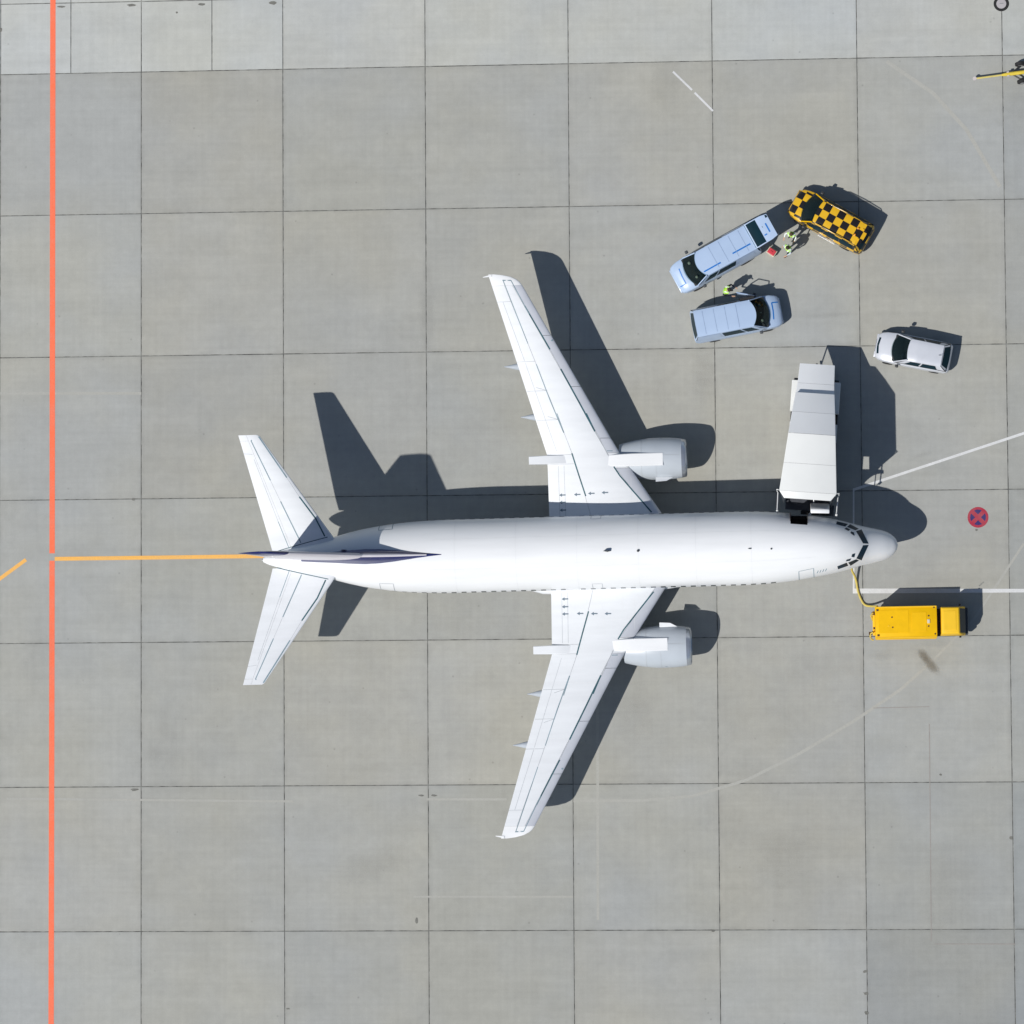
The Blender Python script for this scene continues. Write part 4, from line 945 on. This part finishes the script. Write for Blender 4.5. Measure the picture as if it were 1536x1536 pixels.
MB().grid(lambda a, b: hat(.53+.12*a, .70+.05*b, .008), 3, 3).build('tailgate_stripe', M_STRIPE, hatch, smooth=0, fix=False)
MB().grid(lambda a, b: hat(.60+.03*a, .38+.06*b, .008), 3, 3).build('tailgate_badge', M_SEAMM, hatch, smooth=0, fix=False)
MB().grid(lambda a, b: hat(.90+.08*a, .03+.14*b, .009), 3, 3).build('tailgate_stripe', M_VGLASS, hatch, smooth=0, fix=False)
MB().grid(lambda a, b: hat(-.012+.018*a, .02+.96*b, .010), 2, 6).build('hinge_gap', M_SEAM, hatch, smooth=0, fix=False)
for sg in (-1, 1): MB().tube([(-2.2, sg*.66, 1.55), (-2.72, sg*.66, 1.92)], .016, 6).build('gas_strut', M_STEEL, hatch)
MB().box(-2.24, -1.2, -.72, .72, .62, .66).build('load_floor', M_TRIM, v1, smooth=0)
# --- van with driver's door open
vh2 = R(10.4); c = W(980+1335/6.98, 300+1152/6.98, .6); d = Vector((math.cos(vh2), math.sin(vh2)))
P2 = dict(VAN); P2['door_open'] = True; P2['wheel_mat'] = M_CREAM
v2, rf2, ws2, tz2 = vehicle('police_van', 'plain light blue van with its driver door ajar', 'van', (c.x-d.x*2.33, c.y-d.y*2.33), vh2, P2)
for k in range(4): rstripe(v2, rf2, .15+.2*k, .157+.2*k, .06, .94, .007, M_RIB, 'roof_rib', 28)
nose_strip(v2, [(1.88, -.45), (1.93, .0), (1.93, .42)], .06, VAN); nose_strip(v2, [(1.93, .42), (2.26, .40)], .06, VAN)
# dark doorway and the open door leaf
MB().box(.32, 1.18, .80, .925, .42, 1.06).box(.34, 1.10, .74, .87, 1.06, 1.70).build('doorway', M_BLACK, v2, smooth=0)
da = R(22); Hd = Vector((1.22, .90, 0)); Mx = Matrix.Translation(Hd) @ Matrix.Rotation(math.pi - da, 4, 'Z')
dl = MB().box(0, 1.0, -.035, .035, .40, 1.10, M=Mx).build('driver_door', M_VAN, v2, smooth=40, bevel=.02); dl['label'] = 'open driver door of the light blue van'
fr_ = MB()
for a, b in (((.05, 1.10), (.42, 1.78)), ((.42, 1.78), (.98, 1.80)), ((.98, 1.80), (1.0, 1.10))):
    fr_.tube([Mx @ Vector((a[0], .06*(a[1]-1.1)*2, a[1])), Mx @ Vector((b[0], .06*(b[1]-1.1)*2, b[1]))], .03, 6)
fr_.build('window_frame', M_VAN, dl)
MB().box(-.02, .08, .02, .22, 1.08, 1.28, M=Mx).build('door_mirror', M_PLAST, dl, smooth=40, bevel=.03)
for t_, k in ((v1, 0), (v2, 1)):
    for y_, s_ in ((-.42, .085), (.40, .075), (.0, .05)):
        if k == 0 and y_ == 0: continue
        MB().lathe([(-.03, .02), (-.02, s_), (.03, s_*.9), (.06, .02)], 'z', (1.28, y_, 1.22), 12).build('dashboard_cap', M_CREAM, t_, smooth=60)

# --- chequered follow-me car
fh = R(180-29.8); M_CHK = checker_mat('yellow_black_chequer', 0.40, 0.2+.02, 0.60)
c = W(1140+372/7.314, 260+300/7.314, .6); d = Vector((math.cos(fh), math.sin(fh)))
FM_ = dict(L=4.36, W=1.80, paint=M_CHK, crown=.05,
    body=[(-2.18,.84,.40,.92),(-2.12,.92,.32,.98),(-1.9,.98,.26,1.0),(-1.0,1,.24,1.0),(0.7,1,.24,.98),(1.3,.985,.24,.95),(1.65,.95,.25,.88),(1.95,.87,.28,.80),(2.10,.74,.32,.72),(2.17,.58,.38,.64)],
    xb=1.30, xt=.74, bowt=.07, pillar_mat=M_GPU, bow=.24, zb=.97, rb=-2.10, rt=-1.72, zr=1.66, zrr=1.62, wb=.85, wt=.66, taper=.04,
    panes=[(.66,.90,M_VGLASS),(.36,.63,M_VGLASS),(.08,.33,M_VGLASS)], mirror=(1.02,.17), wheels=(1.38,-1.28,.32), head=(1.88,.66,.70), tail=(-2.11,.77,.86), seat=.4, bump_mat=M_CHK, mirror_mat=M_DARK)
fm, rff, wsf, tzf = vehicle('follow_me_car', 'yellow and black chequered airport car with roof rails', 'car', (c.x-d.x*2.17, c.y-d.y*2.17), fh, FM_)
for sg in (-1, 1):
    pts = [(-1.55, sg*.60, 1.63), (-1.45, sg*.61, 1.70), (-.5, sg*.625, 1.735), (.35, sg*.61, 1.71), (.48, sg*.60, 1.64)]
    MB().tube(pts, .025, 8).build('roof_rail', M_CHK, fm)
    MB().box(-.75, .25, min(sg*.87, sg*.95), max(sg*.87, sg*.95), .26, .33).build('running_board', M_STEEL, fm, smooth=0, bevel=.01)
    MB().box(-1.95, -1.72, sg*.28-.04, sg*.28+.04, 1.60, 1.66).build('spoiler_bracket', M_CHK, fm, smooth=0)
    for x_ in (.1, -.55): MB().box(x_-.12, x_+.12, min(sg*.885, sg*.905), max(sg*.885, sg*.905), .84, .87).build('door_handle', M_ALU, fm, smooth=0)
mb = MB(); mb.grid(lambda a, b: (-1.70-.26*a - .05*(1-(2*b-1)**2)*a, (2*b-1)*.60, 1.615-.05*a), 4, 10).build('roof_spoiler', MATS['yellow_black_chequer'], fm, smooth=60, fix=False)
MB().lathe([(1.62, .06), (1.70, .055), (1.72, .02)], 'z', (-1.50, .16, 0), 12).lathe([(1.62, .06), (1.70, .055), (1.72, .02)], 'z', (-1.50, -.22, 0), 12).build('beacon_base', mat('amber', (.65, .25, .01), .3), fm)

# --- small silver hatchback
ch = R(180-11.6); c = W(1290+218/9.035, 470+432/9.035, .5); d = Vector((math.cos(ch), math.sin(ch)))
CR = dict(L=3.9, W=1.64, paint=M_SILVER, crown=.05,
    body=[(-1.93,.82,.38,.80),(-1.88,.90,.30,.88),(-1.7,.97,.24,.90),(-.9,1,.22,.90),(.55,1,.22,.90),(1.0,.985,.22,.88),(1.45,.95,.23,.80),(1.72,.88,.26,.72),(1.88,.76,.3,.63),(1.95,.60,.36,.56)],
    xb=.92, xt=.24, bowt=.07, bow=.20, zb=.89, rb=-1.84, rt=-1.48, zr=1.42, zrr=1.38, wb=.76, wt=.565, taper=.05,
    panes=[(.56,.86,M_VGLASS),(.16,.52,M_VGLASS)], mirror=(.70,.16), wheels=(1.2,-1.2,.29), head=(1.66,.60,.62), tail=(-1.86,.68,.74), seat=.1, bump_mat=M_SILVER, mirror_mat=M_DARK)
cr, rfc, wsc, tzc = vehicle('hatchback_car', 'small silver hatchback parked by the boarding stairs', 'car', (c.x-d.x*1.95, c.y-d.y*1.95), ch, CR)
MB().box(1.84, 1.97, -.33, .33, .50, .585).build('grille', M_DARK, cr, smooth=0)
MB().tube([(-1.30, .0, 1.44), (-1.44, 0, 1.62)], .012, 6).build('aerial', M_BLACK, cr)
nose_strip(cr, [(1.80, -.42), (1.86, 0), (1.80, .42)], .10, CR, M_VGLASS, 'bonnet_gap')

# --- yellow ground power truck
gh = R(0.6); g0 = W(1260+300/6.4, 840+600/6.4, 1.0); gf = W(1260+1232/6.4, 840+590/6.4, .8)
gp = thing('ground_power_truck', (g0.x, g0.y), gh, 'bright yellow ground power truck cabled to the aircraft nose', 'truck')
GL = gf.x - g0.x
def gx(zx, z=2.1): return (W(1260+zx/6.4, 840+600/6.4, z) - g0).x
def gy(zy, z=2.1): return (W(1260+900/6.4, 840+zy/6.4, z) - g0).y + 0.0
bx0, bx1 = gx(338), gx(932); yb0, yb1 = gy(752), gy(443)
hs = MB().box(bx0, bx1, yb0, yb1, .72, 2.08).build('generator_housing', M_GPU, gp, smooth=40, bevel=.035)
MB().box(bx0+.03, bx1-.03, yb0-.02, yb0+.0, .74, 1.2).build('side_flap', M_GPU2, hs, smooth=0)
MB().box(bx0+.02, bx1-.02, yb0+.015, yb0+.07, 2.078, 2.10).build('roof_edge', M_GPU2, hs, smooth=0)
MB().box(bx0+.02, bx1-.02, yb1-.07, yb1-.015, 2.078, 2.10).build('roof_edge', M_GPU2, hs, smooth=0)
for zx0, zx1, zy0, zy1 in ((690, 830, 505, 690), (370, 660, 480, 700)):
    a, b, c_, d_ = gx(zx0), gx(zx1), gy(zy1), gy(zy0)
    MB().box(a, b, c_, d_, 2.078, 2.092).build('roof_hatch', M_GPU, hs, smooth=0, bevel=.004)
for zx, zy in ((905, 460), (912, 715), (500, 548), (505, 645), (852, 540), (850, 640), (465, 632)):
    MB().lathe([(2.08, .045), (2.105, .04)], 'z', (gx(zx), gy(zy), 0), 8).build('lifting_bolt', M_RUST if zx != 465 else M_GPU2, hs, smooth=0)
MB().box(gx(838), gx(862), gy(612), gy(575), 2.08, 2.13).build('roof_handle', M_CREAM, hs, smooth=0)
# cab
cx0, cx1, cy0, cy1 = gx(968), gx(1142), gy(728), gy(452)
cb = MB(); rings = []
for z, ex, ey, fx_ in ((.62, 0, .0, .30), (1.25, 0, .0, .34), (1.30, 0, -.01, .34), (2.05, .02, -.05, .04), (2.12, .07, -.10, -.02)):
    rings.append([(cx0+ex, cy0-ey, z), (cx1+fx_, cy0-ey, z), (cx1+fx_, cy1+ey, z), (cx0+ex, cy1+ey, z)])
cab = cb.loft(rings).build('cab', M_GPU2, gp, smooth=40, bevel=.03)
MB().grid(lambda a, b: (cx1+.352-.295*a, cy0+.11+(cy1-cy0-.22)*b, 1.32+.70*a), 3, 6).build('windscreen', M_VGLASS, cab, smooth=0, fix=False)
MB().grid(lambda a, b: (cx1+.30-.25*b*a - .9*(1-a)*1.0+ .0, cy0+.03+.045*b-.0, 1.36+.60*b), 3, 3).build('side_window', M_VGLASS, cab, smooth=0, fix=False)
MB().box(cx0+.15, cx1-.15, cy0+.25, cy1-.25, 2.118, 2.135).build('roof_panel', M_GPU2, cab, smooth=0, bevel=.005)
MB().box(cx1+.30, cx1+.50, cy0+.03, cy1-.03, .35, .80).build('front_bumper', M_PLAST, gp, smooth=40, bevel=.05)
MB().box(cx1+.05, cx1+.36, cy0+.08, cy1-.08, .80, 1.24).build('front_grille', M_PLAST, gp, smooth=40, bevel=.04)
for y_ in (cy0-.13, cy1+.03): MB().box(cx1+.02, cx1+.12, y_, y_+.10, 1.45, 1.75).build('mirror', M_BLACK, cab, smooth=0, bevel=.02)
MB().tube([(cx1-.1, cy1+.09, 2.0), (cx1-.12, cy1+.09, 2.42)], .012, 6).build('aerial', M_BLACK, cab)
MB().box(bx1+.01, cx0-.01, cy0+.1, cy1-.1, .6, 1.1).build('cab_gap_panel', M_DARK, gp, smooth=0)
MB().box(bx0+.05, cx1+.2, yb0+.12, yb1-.12, .45, .72).build('chassis', M_DARK, gp, smooth=0)
for xw in (bx0+.75, cx0+.45):
    for y_ in (cy0+.12, cy1-.12): wheel(gp, xw, y_, .36, .24)
# cable brackets and hooks on the rear end
for zx, zy, w_, z_ in ((318, 510, .07, 1.4), (345, 520, .06, 2.0), (330, 650, .06, 1.9), (290, 700, .08, .9), (318, 690, .07, 1.2), (360, 478, .05, 2.06), (365, 720, .05, 2.06), (345, 670, .05, 1.95), (305, 545, .05, 1.0)):
    x_, y_ = gx(zx, z_), gy(zy, z_)
    MB().box(x_-w_, x_+w_*1.2, y_-w_, y_+w_, z_-.12, z_+.05).build('cable_bracket', M_RUST, gp, smooth=0, bevel=.01)
MB().box(bx0-.12, bx0-.002, yb0+.2, yb1-.2, .75, 1.3).build('rear_panel', M_GPU2, gp, smooth=0, bevel=.02)
pts = [(bx0-.1, yb0+.35, 1.45), (bx0-.22, yb0+.3, 1.35), (bx0-.26, yb0+.15, 1.1), (bx0-.2, yb0+.02, .9), (bx0-.1, yb0-.02, .85)]
MB().tube(pts, .045, 8).build('hose_loop', M_CABLE, gp)
MB().tube([(bx0-.1, yb1-.3, 1.5), (bx0-.2, yb1-.42, 1.3), (bx0-.15, yb1-.6, 1.05), (bx0-.08, yb1-.7, 1.2)], .045, 8).build('hose_loop', M_CABLE, gp)

# power cable from the truck to the socket under the nose
cab_pts = [W(1270, 835, 1.95), W(1273, 841, 1.5), W(1277, 851, .95), W(1278.5, 857, .65), W(1282, 864, .32), W(1284.5, 873, .10), W(1286, 882, .07), W(1288, 890, .06), W(1291, 898, .06), W(1295, 905, .07), W(1300, 908.5, .14), W(1308, 909.5, .32), W(1316, 909.5, .75)]
def smooth_pts(P, n=5):
    out = []
    for i in range(len(P)-1):
        p0, p1, p2, p3 = P[max(i-1, 0)], P[i], P[i+1], P[min(i+2, len(P)-1)]
        for k in range(n):
            t = k/n; out.append(.5*((2*p1)+(p2-p0)*t+(2*p0-5*p1+4*p2-p3)*t*t+(3*p1-p0-3*p2+p3)*t**3))
    out.append(P[-1]); return out
tag(MB().tube(smooth_pts(cab_pts), .055, 8).build('power_cable', M_CABLE, None), 'thick yellow power cable hanging from the aircraft nose to the yellow truck', 'cable')

# --- yellow tow bar at the apron edge
ta = W(1462, 118, .3); tb = W(1540, 108, .3); ta_h = math.atan2(tb.y-ta.y, tb.x-ta.x)
tw = thing('tow_bar', (ta.x, ta.y), ta_h, 'yellow aircraft tow bar with black wheels lying on the apron', 'tow bar')
MB().tube([(.05, 0, .32), (1.45, 0, .36)], .05, 10).build('front_tube', M_CREAM if False else mat('tow_yellow_pale', (.62, .52, .16), .5, vary=.1), tw)
MB().tube([(1.40, 0, .36), (1.7, 0, .38), (4.6, 0, .38)], [.06, .10, .10], 10).build('main_tube', mat('tow_yellow', (.66, .50, .05), .5, vary=.1), tw)
MB().lathe([(-.05, .04), (-.05, .10), (.05, .10), (.05, .04)], 'z', (0, 0, .32), 16).build('towing_eye', mat('tow_grey', (.55, .5, .5), .5), tw, smooth=30)
for sg in (-1, 1):
    MB().tube([(1.9, 0, .36), (2.45, sg*.42, .30)], .04, 8).build('axle_arm', M_DARK, tw)
    wh = MB().lathe([(-.09, .15), (-.1, .23), (-.07, .28), (.07, .28), (.1, .23), (.09, .15)], 'y', (2.42, sg*.46, .28), 20).build('wheel', M_BLACK, tw, smooth=40)
    MB().lathe([(-.095, .03), (-.095, .14), (.095, .14), (.095, .03)], 'y', (2.42, sg*.46, .28), 14).build('rim', M_STEEL, wh, smooth=30)
    MB().tube([(4.5, 0, .38), (4.8, sg*.22, .38)], .05, 8).build('tow_head_fork', MATS['tow_yellow'], tw)
    MB().box(1.66, 1.78, sg*.10-.03, sg*.10+.03, .40, .46).build('clamp', MATS['tow_grey'], tw, smooth=0)

# --- red box on the ground behind the raised tailgate
rb0 = W(1157.5, 377.5, .4)
rbx = thing('storage_box', (rb0.x, rb0.y), R(-35), 'cream storage box with red lid behind the van with raised tailgate', 'box')
MB().loft([[(-.20, -.15, 0), (.20, -.15, 0), (.20, .15, 0), (-.20, .15, 0)], [(-.24, -.19, .36), (.24, -.19, .36), (.24, .19, .36), (-.24, .19, .36)]]).build('tub', M_CREAM, rbx, smooth=0, bevel=.02)
MB().box(-.20, .20, -.15, .15, .36, .42).build('lid', M_RED, rbx, smooth=0, bevel=.03)
MB().box(-.07, .07, -.018, .018, .42, .45).build('lid_handle', M_RED, rbx, smooth=0)

# ================================================================== PEOPLE
def person(label, head_px, facing, hair, pose, lean=0.0, stride=.10, sleeve=M_SHIRT):
    h = W(head_px[0], head_px[1], 1.66)
    off = Vector((math.cos(facing), math.sin(facing)))*lean
    root = thing('person', (h.x-off.x, h.y-off.y), facing, label, 'person')
    V = []; E = []; RAD = []
    def vtx(p, r, prev=None):
        V.append(Vector(p)); RAD.append(r)
        if prev is not None: E.append((prev, len(V)-1))
        return len(V)-1
    sp = lambda z: lean*max(0, (z-.95)/.75)**1.15
    pel = vtx((0, 0, .95), (.15, .115)); wst = vtx((sp(1.12), 0, 1.12), (.135, .10), pel); chs = vtx((sp(1.33), 0, 1.33), (.165, .115), wst); up = vtx((sp(1.45), 0, 1.45), (.12, .085), chs)
    nk = vtx((sp(1.53)+.005, 0, 1.53), (.055, .055), up); hd = vtx((sp(1.6)+.03, 0, 1.61), (.085, .078), nk); ht = vtx((sp(1.68)+.03, 0, 1.70), (.09, .082), hd); hc = vtx((sp(1.74)+.02, 0, 1.76), (.05, .045), ht)
    for sg in (-1, 1):
        hp_ = vtx((0, sg*.10, .90), (.095, .085), pel); kn = vtx((sg*stride*.5+.02, sg*.12, .50), (.062, .06), hp_); an = vtx((sg*stride, sg*.13, .09), (.042, .042), kn)
        to = vtx((sg*stride+.13, sg*.145, .045), (.045, .032), an); vtx((sg*stride+.20, sg*.15, .04), (.035, .025), to)
        sh = vtx((sp(1.44), sg*.19, 1.44), (.065, .06), up)
        el, wr = pose[sg]
        elv = Vector((sp(1.44)+el[0], sg*(.19+el[1]), 1.44+el[2])); wrv = elv + Vector((wr[0], sg*wr[1], wr[2]))
        e_ = vtx(elv, (.044, .042), sh); w_ = vtx(wrv, (.030, .026), e_)
        dv = (wrv-elv).normalized(); pm = wrv + dv*.06; pv = vtx(pm, (.036, .018), w_)
        lat = dv.cross(Vector((0, 0, 1))); lat = lat.normalized() if lat.length > .1 else Vector((1, 0, 0)); dn = Vector((0, 0, -1))
        for q, (ofs, ln) in enumerate(((-.028, .060), (-.009, .075), (.010, .080), (.028, .070))):
            f1 = vtx(pm + dv*.035 + lat*ofs, (.010, .009), pv); f2 = vtx(pm + dv*(.035+ln*.55) + lat*ofs + dn*.006, (.009, .0085), f1); vtx(pm + dv*(.035+ln) + lat*ofs + dn*.022, (.008, .0075), f2)
        t1 = vtx(wrv + dv*.03 - lat*sg*.035, (.011, .010), w_); vtx(wrv + dv*.075 - lat*sg*.052, (.009, .008), t1)
    me = bpy.data.meshes.new('body'); me.from_pydata([tuple(v_) for v_ in V], E, []); o = bpy.data.objects.new('body_src', me); COL.objects.link(o)
    md = o.modifiers.new('skin', 'SKIN'); md.use_smooth_shade = True; md.branch_smoothing = .3
    for k, sv in enumerate(me.skin_vertices[0].data): sv.radius = RAD[k]; sv.use_root = (k == 0)
    sb = o.modifiers.new('sub', 'SUBSURF'); sb.levels = 2; sb.render_levels = 2
    dg = bpy.context.evaluated_depsgraph_get(); dg.update()
    bmz = bpy.data.meshes.new_from_object(o.evaluated_get(dg)); bpy.data.objects.remove(o)
    for q in (M_SKIN, sleeve, M_TROU, M_BLACK): bmz.materials.append(q)
    for f in bmz.polygons:
        c_ = f.center; mi = 0
        if c_.z < .11: mi = 3
        elif c_.z < 1.0 and abs(c_.y) < .24 and abs(c_.x) < .4: mi = 2
        elif c_.z < 1.505:
            mi = 1
            for sg in (-1, 1):
                el, wr = pose[sg]; elv = Vector((sp(1.44)+el[0], sg*(.19+el[1]), 1.44+el[2])); wrv = elv + Vector((wr[0], sg*wr[1], wr[2]))
                dv = (wrv-elv).normalized()
                if (c_-wrv).dot(dv) > -.03 and (c_-wrv).length < .24: mi = 0
        f.material_index = mi; f.use_smooth = True
    bo = bpy.data.objects.new('body', bmz); COL.objects.link(bo); bo.parent = root
    # hi-vis waistcoat: shell round the trunk with a silver band
    def vr(z, rx, ry): return [(sp(z)+rx*math.cos(a*math.pi/10), ry*math.sin(a*math.pi/10)*(1), z) for a in range(20)]
    vest = MB().loft([vr(.90, .135, .195), vr(1.05, .135, .185), vr(1.25, .15, .205), vr(1.38, .15, .225), vr(1.47, .125, .225), vr(1.515, .085, .13)], cap=False).build('safety_vest', M_LIME, root, smooth=60)
    MB().loft([vr(1.05, .140, .190), vr(1.12, .144, .194)], cap=False).build('reflective_band', M_REFL, vest, smooth=60)
    for sg in (-1, 1):
        MB().loft([[(sp(1.3)+.155, sg*.10, 1.25), (sp(1.3)+.155, sg*.15, 1.25)], [(sp(1.40)+.14, sg*.10, 1.40), (sp(1.4)+.14, sg*.155, 1.40)], [(sp(1.48)+.09, sg*.10, 1.495), (sp(1.48)+.09, sg*.16, 1.49)], [(sp(1.5)-.02, sg*.10, 1.515), (sp(1.5)-.02, sg*.165, 1.505)], [(sp(1.48)-.10, sg*.10, 1.49), (sp(1.48)-.10, sg*.16, 1.48)], [(sp(1.4)-.155, sg*.10, 1.38), (sp(1.4)-.155, sg*.15, 1.38)]], cap=False, closed=False).build('shoulder_band', M_REFL, vest, smooth=60, fix=False)
    hx = sp(1.68)+.022
    MB().lathe([(1.60, .080), (1.66, .100), (1.72, .101), (1.77, .078), (1.795, .03)], 'z', (hx-.018, 0, 0), 18).build('hair', hair, root, smooth=60)
    # face: nose, eyes, mouth, ears
    fx_ = sp(1.62)+.03
    fc = MB().loft([[(fx_+.075, -.012, 1.655), (fx_+.075, .012, 1.655), (fx_+.078, 0, 1.66)], [(fx_+.105, -.016, 1.612), (fx_+.105, .016, 1.612), (fx_+.112, 0, 1.618)]]).build('nose', M_SKIN, root, smooth=60)
    for sg in (-1, 1):
        MB().lathe([(-.012, .004), (0, .012), (.012, .004)], 'x', (fx_+.078, sg*.032, 1.655), 8).build('eye', M_REFL, root)
        MB().lathe([(-.012, .006), (0, .026), (.010, .010)], 'y', (fx_-.005, sg*.084, 1.63), 10).build('ear', M_SKIN, root)
    MB().box(fx_+.072, fx_+.084, -.022, .022, 1.575, 1.585).build('mouth', mat('lips', (.35, .13, .11), .6), root, smooth=0)
    return root
ARM_D = ((.02, .06, -.27), (.10, .02, -.22)); ARM_B = ((.03, .08, -.26), (.24, -.03, -.02)); ARM_OUT = ((.05, .13, -.22), (.20, -.02, -.06)); ARM_W = ((.10, .14, -.20), (.22, -.10, .04))
person('person in lime vest and pale sleeves standing closest to the chequered car', (1186.8, 351.2), R(250), M_HAIR2, {1: ARM_B, -1: ARM_OUT}, lean=.06, stride=.08, sleeve=M_REFL)
person('person in lime vest walking up to the red lidded box', (1181.5, 371.6), R(215), M_HAIR, {1: ARM_B, -1: ARM_D}, lean=.05, stride=.20)
person('person in lime vest leaning in at the open door of the van', (1094, 434.5), R(-12), M_HAIR, {1: ARM_W, -1: ARM_B}, lean=.22, stride=.12, sleeve=M_TROU)
